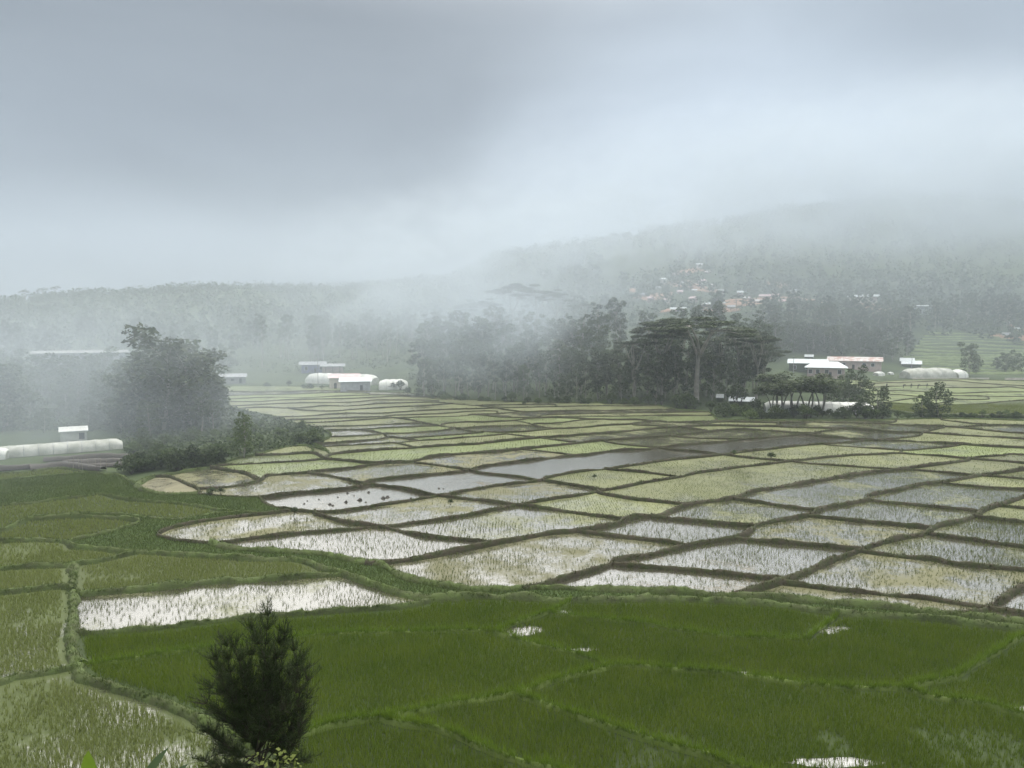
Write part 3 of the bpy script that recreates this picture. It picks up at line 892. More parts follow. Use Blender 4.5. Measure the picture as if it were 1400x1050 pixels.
for k, q, w, z in PLOTS:
    d = w[:, 1].mean()
    if k == 'rice':
        left = q[:, 0].mean() < 330 and q[:, 1].mean() < 800
        g = fill(w, *((.175, .175) if d < 62 else ((.30, .30) if left else (.24, .24))))
        keep = np.ones(len(g), bool)
        for c, a, b in HOLES:
            rr = ((g[:, 0] - c[0]) / a) ** 2 + ((g[:, 1] - c[1]) / b) ** 2
            rr = rr * (.55 + .9 * vnoise(g[:, 0], g[:, 1], .5, 12))
            keep &= (rr > 1) | (rng.random(len(g)) < .22 + .4 * np.clip(rr, 0, 1) ** 2)
        keep &= ~np.isin(key_(g), PATHCELLS)
        thin = vnoise(g[:, 0], g[:, 1], 3.0, 3)
        foot = (g[:, 1] < 41) & (thin > .72)
        keep &= (rng.random(len(g)) < np.where(foot, .5, np.where(g[:, 1] < 60, 1, .8)))
        g = g[keep]; key = 'lrice' if left else 'rice'
    elif k == 'dense':
        s = .24 if d < 80 else .32
        g = fill(w, s, s * .9)
        n = vnoise(g[:, 0], g[:, 1], 4.5, 5) * .65 + vnoise(g[:, 0], g[:, 1], 1.6, 6) * .35
        g = g[(rng.random(len(g)) < np.clip((n - .12) * 2.3, .32, .97)) & ~np.isin(key_(g), PATHCELLS)]; key = 'dense'
    elif k in ('open', 'sparse', 'patch', 'olive', 'green'):
        dens = {'open': .42, 'sparse': .8, 'patch': .55, 'olive': .9, 'green': 1.0}[k]
        s = .27 if d < 85 else (.34 if d < 120 else .55)
        if d > 190: continue
        g = fill(w, s, s * .85, .15)
        n = vnoise(g[:, 0], g[:, 1], 6, 8) * .6 + vnoise(g[:, 0], g[:, 1], 2.0, 9) * .4
        if k == 'open' and (abs(q[:, 0].mean() - 460) < 60 and abs(q[:, 1].mean() - 684) < 12 or q[:, 1].mean() < 665): continue
        g = g[rng.random(len(g)) < np.clip((n - .1) * 1.6, .1, 1) * dens]
        key = 'young' if d < 92 and k not in ('olive', 'green') else ('sparse' if d < 120 else 'seed')
    elif k == 'grass':
        g = fill(w, .21, .21); key = 'grass'
    else:
        continue
    groups[key].append(np.column_stack([g, np.full(len(g), z)]))
G_ = {k: (np.vstack(v) if v else np.zeros((0, 3))) for k, v in groups.items()}
hn = lambda p: .85 + .35 * vnoise(p[:, 0], p[:, 1], 5, 1)
p_ = G_['rice']; blades('rice_plants', p_, 6, .40 * hn(p_), .034, .5, M['rice'], 'dense green young rice filling the near fields', base=.06)
p_ = G_['lrice']; blades('rice_plants', p_, 6, .36 * hn(p_), .065, .5, M['lrice'], 'pale olive rice in the smooth left fields')
p_ = G_['dense']; blades('rice_plants', p_, 6, .36 * hn(p_), .040, .45, M['lrice'], 'young rice standing in water in the left fields')
p_ = G_['sparse']; blades('rice_seedlings', p_, 4, .20 * hn(p_), .026, .5, M['seed'], 'thin rice seedlings in the flooded middle fields')
p_ = G_['young']; blades('rice_seedlings', p_, 4, .25 * hn(p_), .030, .45, M['seedd'], 'sparse rice seedlings standing in open water')
p_ = G_['seed']; blades('rice_seedlings', p_, 4, .20 * hn(p_), .042, .6, M['seed'], 'thin rice seedlings in the farther flooded fields')
p_ = G_['grass']; blades('grass', p_, 4, .22 * hn(p_) * rng.uniform(.5, 1.6, len(p_)), .055, .8, M['tuft'], 'rough grass on the bank between the fields')
for hi_, (c, a, b) in enumerate(HOLES):
    n = 18
    vs = [(c[0] + a * math.cos(2 * math.pi * j / n) * random.uniform(.7, 1.1), c[1] + b * math.sin(2 * math.pi * j / n) * random.uniform(.7, 1.1), .02 + .004 * hi_) for j in range(n)]
    tag(MB().add(vs, [tuple(range(n))]).build('puddle', M['f_open']), kind='structure')
for pts in ([(60, 626), (130, 622), (205, 619)], [(85, 631), (150, 627), (200, 625)], [(110, 635), (165, 632), (215, 631)], [(40, 637), (90, 633), (140, 639)], [(-60, 641), (10, 638), (60, 634)]):
    sweep('garden_bed', to_world(_smooth(pts)), .9, .45, M['clod'], zvalley)
print('plants', {k: len(v) for k, v in G_.items()}, 'faces', len(FACES))

for kd, k, hgt, wid, mat, per in ((E, 3, .22, .08, 'straw', 9), (G, 5, .22, .05, 'tuft', 20), (LO, 6, .42, .035, 'ricel', 26)):
    P = []
    for line, hw in TUFTS[kd]:
        d = line[:, 1]
        dens = per * np.clip(70 / d, .25, 1.4)
        seg = np.hypot(*np.diff(line[:, :2], axis=0).T)
        cnt = rng.poisson(seg * dens[:-1])
        i = np.repeat(np.arange(len(seg)), cnt)
        t = rng.random(len(i))[:, None]
        p = line[i] * (1 - t) + line[i + 1] * t
        off = rng.normal(0, .34 if kd != LO else .2, len(i)) * hw
        a = rng.uniform(0, 2 * np.pi, len(i))
        p[:, 0] += np.cos(a) * off; p[:, 1] += np.sin(a) * off
        p[:, 2] -= .12 + .25 * np.abs(off)
        P.append(p)
    P = np.vstack(P)
    ok = (np.abs(P[:, 0]) < .72 * P[:, 1] + 4) & (P[:, 1] < 230)
    P = P[ok]
    sc_ = np.clip(P[:, 1] / 80, 1, 2)
    blades('bund_grass', P, k, hgt * rng.uniform(.5, 1.5, len(P)), wid * sc_, .7, M[mat],
           {E: 'dry tufts along the earth bunds', G: 'green grass along the left bunds', LO: 'lush grass along the paths between near fields'}[kd])
# ------------------------------------------------------------------ trees
def quads(C, size, flat=0.0, aspect=.7):
    n = len(C)
    nv = rng.normal(0, 1, (n, 3)); nv /= np.linalg.norm(nv, axis=1)[:, None]
    nv[:, 2] += flat * np.sign(nv[:, 2] + 1e-6); nv /= np.linalg.norm(nv, axis=1)[:, None]
    a = np.cross(nv, rng.normal(0, 1, (n, 3))); a /= np.linalg.norm(a, axis=1)[:, None]
    b = np.cross(nv, a)
    s = (size * rng.uniform(.55, 1.4, n))[:, None] / 2
    a, b = a * s, b * s * aspect
    V = np.stack([C - a, C + b * .8 - a * .1, C + a, C - b], 1).reshape(-1, 3)
    return V, np.arange(n * 4).reshape(-1, 4)


def ball(c, r, n, shell=.35):
    d = rng.normal(0, 1, (n, 3)); d /= np.linalg.norm(d, axis=1)[:, None]
    rad = (shell + (1 - shell) * rng.random(n) ** .6)[:, None]
    return np.array(c) + d * rad * np.array(r)


def crown_mesh(name, blobs, size, flat=0.0, density=1.0):
    P = []
    for c, r in blobs:
        vol = (r[0] * r[1] + r[0] * r[2] + r[1] * r[2]) / 3
        P.append(ball(c, r, max(12, int(vol * 40 * density / size ** 1.2))))
    P = np.vstack(P)
    V, F = quads(P, size, flat)
    return mesh_np(name, V, F)


def limb(mb, a, b, r0, r1, bend=.12, n=5, seg=5):
    a, b = Vector(a), Vector(b)
    L_ = (b - a).length
    off = Vector((random.uniform(-1, 1), random.uniform(-1, 1), random.uniform(-.2, .6))) * bend * L_
    pts = [a.lerp(b, t) + off * (4 * t * (1 - t)) for t in [i / seg for i in range(seg + 1)]]
    mb.tube(pts, [r0 + (r1 - r0) * i / seg for i in range(seg + 1)], n, cap=False)
    return pts


def umbrella_tree(H=25, spread=9, pads=14, fork=.5, leaf=.5):
    mb = MB()
    base = [(0, 0, -.6), (random.uniform(-.12, .12), random.uniform(-.12, .12), H * fork * .5), (random.uniform(-.3, .3), random.uniform(-.3, .3), H * fork)]
    mb.tube([base[0], base[1], base[2]], [H * .023, H * .018, H * .015], 7, cap=False)
    blobs = []
    limbs = []
    for i in range(4):
        a = i * 1.6 + random.uniform(-.4, .4)
        rr = spread * random.uniform(.25, .55)
        e = (base[2][0] + rr * math.cos(a), base[2][1] + rr * math.sin(a), H * random.uniform(.78, .9))
        limbs.append(limb(mb, base[2], e, H * .012, H * .006, .10)[-1])
    for i in range(pads):
        a = i * 2.4 + random.uniform(-.3, .3)
        rr = spread * math.sqrt((i + .4) / pads) * random.uniform(.85, 1.05)
        z = H * (1.0 - .13 * (rr / spread) ** 1.5 - random.uniform(0, .10) - (.12 if random.random() < .25 else 0))
        c = (rr * math.cos(a), rr * math.sin(a), z)
        r = spread * random.uniform(.22, .34)
        blobs.append((c, (r, r, r * .22)))
        q = min(limbs, key=lambda p: (p - Vector(c)).length)
        limb(mb, q, (c[0], c[1], c[2] - r * .1), H * .006, H * .002, .12, 4, 3)
    return mb.mesh('trunk', True), crown_mesh('crown', blobs, leaf, 1.4, 1.9)


def forest_tree(H=17, w=4.2, low=.35, leaf=.6, n=13, lean=.5):
    mb = MB()
    top = (random.uniform(-lean, lean), random.uniform(-lean, lean), H * .86)
    pts = limb(mb, (0, 0, -.5), top, H * .017, H * .005, .04, 6, 6)
    blobs = []
    for i in range(n):
        t = low + (1 - low) * (i + .5) / n
        prof = math.sin(min(1, (t - low) / (1 - low) * 1.25 + .18) * math.pi * .80) ** .7
        a = i * 2.4 + random.uniform(-.5, .5)
        rr = w * prof * random.uniform(.35, .85)
        r = w * random.uniform(.26, .46) * (.6 + .4 * prof)
        c = (top[0] * t + rr * math.cos(a), top[1] * t + rr * math.sin(a), H * t)
        blobs.append((c, (r, r, r * random.uniform(.55, .9))))
        k = min(len(pts) - 1, max(1, int((t - .15) * len(pts))))
        limb(mb, pts[k], c, H * .006, H * .002, .1, 4, 3)
    return mb.mesh('trunk', True), crown_mesh('crown', blobs, leaf, .25)


def shrub(H=3, w=2, leaf=.35, n=7):
    mb = MB(); blobs = []
    for i in range(n):
        a = i * 2.4 + random.uniform(-.4, .4)
        rr = w * math.sqrt(i / n) * .75
        r = w * random.uniform(.34, .55)
        c = (rr * math.cos(a), rr * math.sin(a), max(r * .55, H * (1 - .45 * (rr / w)) - r + random.uniform(-.3, .2) * r))
        blobs.append((c, (r, r, r * .85)))
        limb(mb, (0, 0, -.25), c, .06, .02, .1, 4, 3)
    return mb.mesh('trunk', True), crown_mesh('crown', blobs, leaf, .1)


def open_tree(H=9, w=4, leaf=.4):
    """thin tree: several bare leaning stems with a broken flat crown"""
    mb = MB(); blobs = []
    for i in range(3):
        a = i * 2.1 + random.uniform(-.4, .4)
        k = (math.cos(a) * w * .25, math.sin(a) * w * .2, H * random.uniform(.5, .62))
        limb(mb, (0.25 * math.cos(a), .25 * math.sin(a), -.4), k, H * .016, H * .010, .08, 6, 4)
        for j in range(4):
            b = a + random.uniform(-1.2, 1.2)
            rr = w * random.uniform(.35, .95)
            c = (rr * math.cos(b), rr * math.sin(b), H * random.uniform(.66, .95) - rr / w * H * .10)
            limb(mb, k, c, H * .008, H * .003, .12, 4, 3)
            r = w * random.uniform(.24, .38)
            blobs.append((c, (r, r, r * .68)))
    return mb.mesh('trunk', True), crown_mesh('crown', blobs, leaf, .6, 1.1)


random.seed(11)
PROTO = {
    'umbrella': [umbrella_tree(25, 10, 16), umbrella_tree(23, 8, 12, .55), umbrella_tree(26, 9, 14, .45)],
    'forest': [forest_tree(17, 4.6, .3), forest_tree(18, 3.8, .42), forest_tree(16, 5.0, .22), forest_tree(19, 4.2, .5)],
    'tall': [forest_tree(21, 3.6, .60, .6, 9, 1.2), forest_tree(22, 3.2, .55, .6, 10, 1.4)],
    'round': [forest_tree(9, 4.0, .12, .45, 13), forest_tree(9, 3.6, .16, .45, 12), forest_tree(10, 4.4, .1, .45, 14)],
    'shrub': [shrub(3, 2.0), shrub(2.6, 2.3), shrub(3.4, 1.8)],
    'open': [open_tree(9, 4.4), open_tree(9, 3.8)],
}
for k, v in PROTO.items():
    for t, c in v: t.materials.append(None); c.materials.append(None)


def plant(name, kind, pos, h, label, cat='tree', group=None, leafm='leafm', bark='bark', wide=1.0, rz=None, which=None):
    ref = {'umbrella': 25, 'forest': 17, 'tall': 21, 'round': 9, 'shrub': 3, 'open': 9}[kind]
    t, c = PROTO[kind][which if which is not None else random.randrange(len(PROTO[kind]))]
    s = h / ref
    r = empty(name, pos, random.uniform(0, 6.28) if rz is None else rz)
    r.scale = (s * wide, s * wide, s)
    tag(r, label, cat, group)
    for nm, me, mt in (('trunk', t, M[bark]), ('crown', c, M[leafm])):
        o = link(nm, me, None, r)
        o.material_slots[0].link = 'OBJECT'; o.material_slots[0].material = mt
    return r


def ztop(v, y): return zat(v, y)


# the great umbrella tree at the forest edge and its neighbours
b = hit(953, 552)
plant('umbrella_tree', 'umbrella', b + Vector((0, 1, 0)), ztop(428, b.y) - b.z, 'great flat-topped umbrella tree with a pale forked trunk at the forest edge', 'tree', None, 'leafd', wide=1.5, which=0, rz=.6)
ORD = ['first', 'second', 'third', 'fourth', 'fifth', 'sixth', 'seventh', 'eighth', 'ninth', 'tenth', 'eleventh', 'twelfth', 'thirteenth']
for u, vt, dy, nm in ((905, 432, 14, 0), (1010, 436, 16, 1), (868, 462, 8, 2), (985, 448, 30, 1), (1035, 458, 12, 2), (925, 446, 34, 0), (830, 476, 16, 1), (1045, 468, 22, 0)):
    p_ = at(u, b.y + dy)
    plant('umbrella_tree', 'umbrella', p_, ztop(vt, p_.y) - p_.z, 'dark flat-topped tree beside the great umbrella tree, %s counted from the left' % ORD[[830, 868, 905, 925, 985, 1010, 1035, 1045].index(u)], 'tree', 'umbrella trees of the forest edge', 'leafd', which=nm)
for u, y, vt in ((700, 395, 384), (668, 370, 400), (735, 385, 392), (640, 400, 412), (760, 410, 398), (800, 420, 408)):
    p_ = at(u, y)
    plant('umbrella_tree', 'umbrella', p_, ztop(vt, y) - p_.z, 'flat-topped tree rising out of the mist above the dark forest', 'tree', 'umbrella trees in the mist', 'leafd')
for u, y, vt in ((38, 700, 396), (62, 705, 399), (80, 712, 404)):
    p_ = at(u, y)
    plant('umbrella_tree', 'umbrella', p_, max(16, ztop(vt, y) - p_.z), 'faint umbrella tree on the skyline of the far misty ridge', 'tree', 'umbrella trees on the ridge', 'leafd')

# dark forest in the middle
FE = [(560, 541), (600, 545), (700, 549), (800, 551), (900, 553), (960, 553), (1050, 545)]
fu, fv = zip(*FE)
GF = 'dark forest behind the terraces'
for row, (dy, n, vt0, vt1) in enumerate(((5, 30, 486, 508), (16, 26, 470, 492), (30, 24, 452, 482), (52, 22, 440, 470), (80, 20, 425, 458), (115, 18, 415, 440))):
    for i in range(n):
        u = 572 + (1046 - 572) * (i + random.uniform(.1, .9)) / n
        y = hit(u, float(np.interp(u, fu, fv))).y + dy + random.uniform(-4, 5)
        p_ = at(u, y)
        h = np.clip(ztop(random.uniform(vt0, vt1), y) - p_.z, 8, 24)
        k = random.choice(['forest', 'forest', 'forest', 'tall'])
        plant('forest_tree', k, p_, float(h), 'dense dark broadleaf tree in the %s row of the forest behind the terraces' % ORD[row] if k == 'forest' else 'tall pale-stemmed tree in the %s row of the dark forest' % ORD[row],
              'tree', GF, random.choice(['leafd', 'leafd', 'leafm']), wide=random.uniform(.9, 1.3))
# misty wood further left, pale trunks in front
for i in range(46):
    u = random.uniform(345, 610); y = random.uniform(365, 440)
    p_ = at(u, y)
    plant('forest_tree', 'tall' if y < 385 else random.choice(['tall', 'forest']), p_, random.uniform(15, 22), 'slender tree of the misty wood behind the plastic tunnels', 'tree', 'misty wood behind the tunnels', random.choice(['leafd', 'leafm']))
for i in range(34):
    u = random.uniform(-30, 345); y = random.uniform(320, 450)
    p_ = at(u, y)
    plant('forest_tree', 'forest', p_, random.uniform(11, 18), 'grey tree almost lost in mist behind the long concrete building', 'tree', 'trees behind the concrete building', 'leafd')
for i in range(30):
    u = random.uniform(-40, 190); y = random.uniform(185, 275)
    plant('forest_tree', 'round', at(u, y), random.uniform(8, 15), 'dim bushy tree in the misty grove around the concrete building', 'tree', 'misty grove by the building', random.choice(['leafd', 'leafm']), wide=1.3)
# large tree mass on the left
for u, v, h, w in ((222, 588, 23, 1.25), (262, 584, 20, 1.3), (195, 586, 17, 1.2), (288, 580, 13, 1.3), (240, 572, 22, 1.2), (180, 575, 15, 1.2), (275, 592, 9, 1.4), (205, 596, 8, 1.5), (212, 570, 19, 1.5), (252, 576, 17, 1.5), (230, 580, 14, 1.5), (270, 572, 17, 1.4), (292, 588, 7, 1.5)):
    p_ = hit(u, v)
    plant('forest_tree', 'round' if h > 12 else 'forest', p_, h * .96, '%s bushy tree of the misty clump beside the concrete building, %s from the left' % ('tall' if h > 16 else 'low', ORD[[180, 195, 205, 212, 222, 230, 240, 252, 262, 270, 275, 288, 292].index(u)]), 'tree', 'misty clump on the left bank', 'leafm', wide=w)
for u, v, h in ((8, 585, 14), (40, 570, 12), (-15, 590, 16), (120, 585, 6), (148, 580, 7), (60, 590, 5), (25, 560, 15), (90, 570, 8), (135, 565, 9), (165, 588, 7)):
    p_ = hit(u, v)
    plant('forest_tree', 'round', p_, h, 'rounded misty tree behind the long left tunnel, %s from the left' % ORD[[-15, 8, 25, 40, 60, 90, 120, 135, 148, 165].index(u)], 'tree', 'bushes behind the long tunnel', 'leafm', wide=1.2)
p_ = hit(333, 626)
plant('small_tree', 'round', p_, 8.0, 'small thin tree on the grass slope beside the terraces', 'tree', None, 'leafl', wide=.8, which=1)
# shrubs on the left bank
for i in range(24):
    u = 175 + 130 * i / 23 + random.uniform(-5, 5); v = 647 - 13 * i / 23 + random.uniform(-7, 1)
    plant('shrub', 'shrub', hit(u, v), random.uniform(2.0, 3.6), 'dark shrub in the thicket at the tip of the terraces', 'shrub', 'thicket at the terrace tip', random.choice(['leafm', 'leafd']), 'barkd')
for i in range(26):
    u = random.uniform(180, 440); v = np.interp(u, [180, 300, 440], [615, 600, 592]) + random.uniform(-16, 14)
    plant('shrub', 'shrub', hit(u, v), random.uniform(1.2, 3.0), 'low shrub on the green slope left of the far terraces', 'shrub', 'shrubs on the green slope', random.choice(['leafm', 'leafl']), 'barkd')
# hedge at the far edge of the terraces
for i in range(26):
    u = 560 + 390 * i / 25 + random.uniform(-6, 6); v = float(np.interp(u, fu, fv)) + .5
    plant('shrub', 'shrub', hit(u, v), random.uniform(1.6, 3.4), 'light green shrub at the foot of the dark forest', 'shrub', 'shrubs at the forest foot', random.choice(['leafm', 'leafl']), 'barkd')
for u, v, h in ((938, 557, 5.2), (925, 556, 3.5), (950, 558, 3), (990, 568, 4.5), (1005, 566, 3.6), (1020, 567, 3.5), (972, 562, 3), (1008, 556, 6.5), (1032, 560, 4)):
    plant('shrub', 'shrub', hit(u, v), h, 'rounded shrub in front of the small white roofs', 'shrub', 'shrubs before the white roofs', random.choice(['leafm', 'leafl']), 'barkd')
for i in range(52):
    u = 1030 + 380 * i / 51 + random.uniform(-4, 4); v = 571.5 + random.uniform(-2.5, .5)
    plant('shrub', 'shrub', hit(u, v), random.uniform(1.4, 3.0) * (1.25 if u < 1210 else .65), 'low hedge shrub dividing the terraces from the fields beyond', 'shrub', 'hedge beyond the terraces', random.choice(['leafm', 'leafd', 'leafl']), 'barkd')
for u, v, h, lab in ((1175, 570, 6.2, 'dark bush over the right end of the torn white tunnel'), (1200, 568, 8.2, 'round dark tree standing just right of the torn white tunnel'),
                     (1262, 569, 6, 'smaller bushy tree left of the round hedge tree'), (1283, 569, 8.2, 'round dark-crowned tree standing alone in the hedge')):
    plant('round_tree', 'round', hit(u, v), h, lab, 'tree', None, 'leafd' if 'dark' in lab else 'leafm', which=0, wide=1.15)
for u, v, h, w in ((1068, 566, 9.6, 1.0), (1086, 566, 10.4, 1.0), (1104, 566, 9.6, 1.05), (1121, 565, 8.8, 1.0), (1056, 566, 8, .9)):
    plant('umbrella_tree', 'open', hit(u, v), h * 1.12, 'thin-stemmed flat-crowned tree before the torn white tunnel, %s from the left' % ORD[[1056, 1068, 1086, 1104, 1121].index(u)], 'tree', 'flat-crowned trees before the tunnel', 'leafm', wide=w * 1.55)
for u, v, h in ((1152, 549, 8), (1168, 547, 10), (1135, 551, 6), (1160, 551, 5), (1175, 548, 5), (1145, 552, 5)):
    plant('round_tree', 'round', hit(u, v), h, 'bushy tree behind the torn white tunnel', 'tree', 'bushes behind the torn tunnel', 'leafm')
# right valley edge
plant('round_tree', 'round', hit(1325, 513), 12, 'dark egg-shaped tree standing alone below the hill terraces', 'tree', None, 'leafd', which=2, wide=.95)
for u, v, h in ((1375, 508, 9), (1392, 510, 8), (1362, 506, 6)):
    plant('round_tree', 'round', hit(u, v), h, 'bushy tree at the foot of the hill terraces', 'tree', 'trees under the terraces', 'leafd')
plant('pale_tree', 'tall', hit(1243, 472), 19, 'pale-trunked tree standing at the edge of the hill terraces', 'tree', None, 'leafm', which=1, wide=1.2)
for i in range(105):
    u = random.uniform(1045, 1245); v = random.uniform(428, 497)
    if v > 489 and 1070 < u < 1205: v -= 12
    p_ = hit(u, v)
    plant('hill_tree', random.choice(['forest', 'round', 'forest']), p_, random.uniform(8, 14) if v > 440 else random.uniform(6, 10), 'leafy tree on the wooded slope behind the farm houses', 'tree', 'trees on the wooded slope', random.choice(['leafm', 'leafd', 'leafm']), wide=random.uniform(1, 1.3))
for i in range(36):
    u = random.uniform(1275, 1420); v = random.uniform(428, 452)
    plant('hill_tree', 'forest', hit(u, v), random.uniform(9, 15), 'big leafy tree above the hill terraces', 'tree', 'trees above the terraces', random.choice(['leafm', 'leafd']), wide=1.2)
for i in range(30):
    u = random.uniform(820, 1110); v = random.uniform(395, 440)
    plant('hill_tree', random.choice(['forest', 'round', 'umbrella']), hit(u, v), random.uniform(6, 12), 'scattered tree among the red-earth village clearings', 'tree', 'trees in the hill village', random.choice(['leafm', 'leafd']))
plant('tiered_tree', 'umbrella', hit(1077, 410), 15, 'tiered dark tree on the red earth above the wooded slope', 'tree', None, 'leafd', which=1, wide=.6)

# far woods: uncountable crowns over the upper slopes
P, Sz = [], []
n = 0
for _ in range(22000):
    y = random.uniform(400, 960); u = random.uniform(-330, 1730)
    x = (u - 700) / FPX * y
    z = float(terrain(x, y))
    if z < 12: continue
    if 855 < u < 1115 and y < 545 and random.random() < .8: continue
    if vnoise(np.array([x]), np.array([y]), 60, 2)[0] < .30 and u > 820: continue
    h = random.uniform(5, 11)
    P.append(ball((x, y, z + h * .45), (h * .42, h * .42, h * .6), 20)); n += 1
    if n > 7600: break
V, F = quads(np.vstack(P), 2.3, .2)
me = mesh_np('forest', V, F)
tag(link('forest', me, M['wood']), 'distant woods covering the misty upper slopes', kind='stuff')

# undergrowth: low cover that roughens every slope and closes the forest floor
P = []
for _ in range(15000):
    y = random.uniform(150, 560); u = random.uniform(-150, 1550)
    v = None
    x = (u - 700) / FPX * y
    z = float(terrain(x, y))
    d0 = float(np.interp(u, HU, [HT[q][0][0] for q in HU]))
    if y < d0 - 22: 
        continue
    if 1050 < u < 1330 and y < 352: continue
    if 1240 < u and y < 415: continue
    if u < 560 and y < 350: continue
    h = random.uniform(.8, 2.6) * (1.5 if 560 < u < 1050 and y < 330 else 1)
    P.append(ball((x, y, z + h * .35), (h * .9, h * .9, h * .55), 11))
for _ in range(2600):
    u = random.uniform(-30, 440)
    v = random.uniform(float(np.interp(u, [-30, 170, 300, 440], [560, 560, 552, 588])), float(np.interp(u, [-30, 165, 180, 300, 440], [588, 588, 640, 625, 605])))
    p_ = hit(u, v)
    h = random.uniform(.4, 1.1)
    P.append(ball((p_.x, p_.y, p_.z + h * .3), (h * 1.1, h * 1.1, h * .5), 8))
V, F = quads(np.vstack(P), .75, .2)
tag(link('undergrowth', mesh_np('undergrowth', V, F), M['leafm']), 'low scrub covering the slopes and the forest floor', kind='stuff')
# ------------------------------------------------------------------ buildings
def place(u, v, yaw=0.0):
    p = hit(u, v)
    return p, -math.atan2(p.x, p.y) + R(yaw), math.hypot(p.x, p.y) * math.cos(math.atan2(p.x, p.y)) / FPX * 1.003


def house(name, label, cat, u, v, wpx, hpx, dep, roof='gable', rh=1.4, wallm='cream', roofm='white', doors=(0.1,), wins=(-.3, .35), yaw=0, over=.5, group=None, storeys=1, pos=None, posts=0):
    p, rz, s = place(u, v, yaw)
    w, h = wpx * s, hpx * s
    r = tag(empty(name, p, rz), label, cat, group)
    MB().box(-w / 2, w / 2, 0, dep, -1.2, h).build('wall', M[wallm], r)
    m = MB()
    x0, x1, y0, y1 = -w / 2 - over, w / 2 + over, -over, dep + over
    if roof == 'hip':
        k = min(w, dep) * .42
        m.add([(x0, y0, h), (x1, y0, h), (x1, y1, h), (x0, y1, h), (x0 + k, dep / 2, h + rh), (x1 - k, dep / 2, h + rh),
               (x0, y0, h - .12), (x1, y0, h - .12), (x1, y1, h - .12), (x0, y1, h - .12)],
              [(0, 1, 5, 4), (1, 2, 5), (2, 3, 4, 5), (3, 0, 4), (0, 6, 7, 1), (1, 7, 8, 2), (2, 8, 9, 3), (3, 9, 6, 0), (6, 9, 8, 7)])
    elif roof == 'gable':
        c = [(y0, h), (dep / 2, h + rh), (y1, h)]
        vs = [(x, y, z + dz) for x in (x0, x1) for dz in (0, .12) for y, z in c]
        m.add(vs, [(3, 9, 10, 4), (4, 10, 11, 5), (0, 1, 7, 6), (1, 2, 8, 7), (0, 6, 9, 3), (2, 5, 11, 8), (0, 3, 4, 1), (1, 4, 5, 2), (6, 7, 10, 9), (7, 8, 11, 10)])
        for sx in (-w / 2, w / 2):
            MB().add([(sx - .05, 0, h), (sx - .05, dep, h), (sx - .05, dep / 2, h + rh - .1), (sx + .05, 0, h), (sx + .05, dep, h), (sx + .05, dep / 2, h + rh - .1)],
                     [(0, 1, 2), (3, 5, 4), (0, 2, 5, 3), (1, 4, 5, 2), (0, 3, 4, 1)]).build('gable_wall', M[wallm], r)
    else:            # one slope, rising to the back
        vs = [(x, y, z + dz) for x in (x0, x1) for dz in (0, .14) for y, z in ((y0, h), (y1, h + rh))]
        m.add(vs, [(2, 6, 7, 3), (0, 1, 5, 4), (0, 4, 6, 2), (1, 3, 7, 5), (0, 2, 3, 1), (4, 5, 7, 6)])
    m.build('roof', M[roofm], r)
    fh = h / storeys
    for st in range(storeys):
        z = st * fh
        for d in (doors if st == 0 else ()):
            MB().box(d * w - .5, d * w + .5, -.06, .1, 0.02, min(2.1, fh * .8)).build('door', M['dark'], r)
        for d in wins:
            f = MB().box(d * w - .75, d * w + .75, -.05, .08, z + fh * .36, z + fh * .80).build('window', M['white' if wallm != 'conc' else 'grey'], r)
            MB().box(d * w - .64, d * w + .64, -.08, .02, z + fh * .36 + .1, z + fh * .80 - .1).build('pane', M['dark'], f)
    for i in range(posts):
        xx = -w / 2 + w * (i + .5) / posts
        MB().box(xx - .09, xx + .09, -over + .02, -over + .2, -.3, h - .03).build('post', M['wood' if wallm != 'cream' else 'white'], r)
    return r


def shed_open(*a, **k): return house(*a, **k)


def tunnel(name, label, u0, v0, u1, v1, rpx, mat='film', hoops=8, group=None, sag=.06):
    a, b = hit(u0, v0), hit(u1, v1)
    d = b - a; L_ = math.hypot(d.x, d.y)
    s = (a.y + b.y) / 2 / FPX
    h = rpx * s; w = h * 1.15
    r = tag(empty(name, a, math.atan2(d.y, d.x)), label, 'tunnel', group)
    slope = d.z / L_
    nseg, na = max(16, int(L_ / .9)), 12
    vs = []
    hs = [L_ * i / (hoops - 1) for i in range(hoops)]
    for i in range(nseg + 1):
        x = L_ * i / nseg
        dist = min(abs(x - q) for q in hs) / (L_ / (hoops - 1) / 2)
        k = 1 - sag * dist ** 1.2 + random.uniform(-.012, .012)
        e = min(x, L_ - x) / (h * .8)
        k *= math.sqrt(max(0.05, 1 - (1 - min(1, e)) ** 2)) * .45 + .55 if e < 1 else 1
        for j in range(na + 1):
            t = math.pi * j / na
            vs.append((x, -math.cos(t) * w * (1 if e > 1 else .8 + .2 * e) + random.uniform(-.02, .02), math.sin(t) ** .8 * h * k + slope * x - (.3 if j in (0, na) else 0)))
    fs = [(i * (na + 1) + j, (i + 1) * (na + 1) + j, (i + 1) * (na + 1) + j + 1, i * (na + 1) + j + 1) for i in range(nseg) for j in range(na)]
    MB().add(vs, fs).build('cover', M[mat], r, smooth=True)
    for i in (0, nseg):
        MB().add([vs[i * (na + 1) + j] for j in range(na + 1)], [tuple(range(na + 1))]).build('end_sheet', M['filmw'], r)
    hp = None
    for q in hs[1:-1]:
        if hp is None:
            m = MB()
            m.tube([(0, -math.cos(math.pi * j / 12) * w * 1.005, math.sin(math.pi * j / 12) ** .8 * h * 1.012 - (.3 if j in (0, 12) else 0)) for j in range(13)], [.045] * 13, 5)
            hp = m.mesh('hoop', True); hp.materials.append(M['grey'])
        link('hoop', hp, None, r, (q, 0, slope * q))
    return r


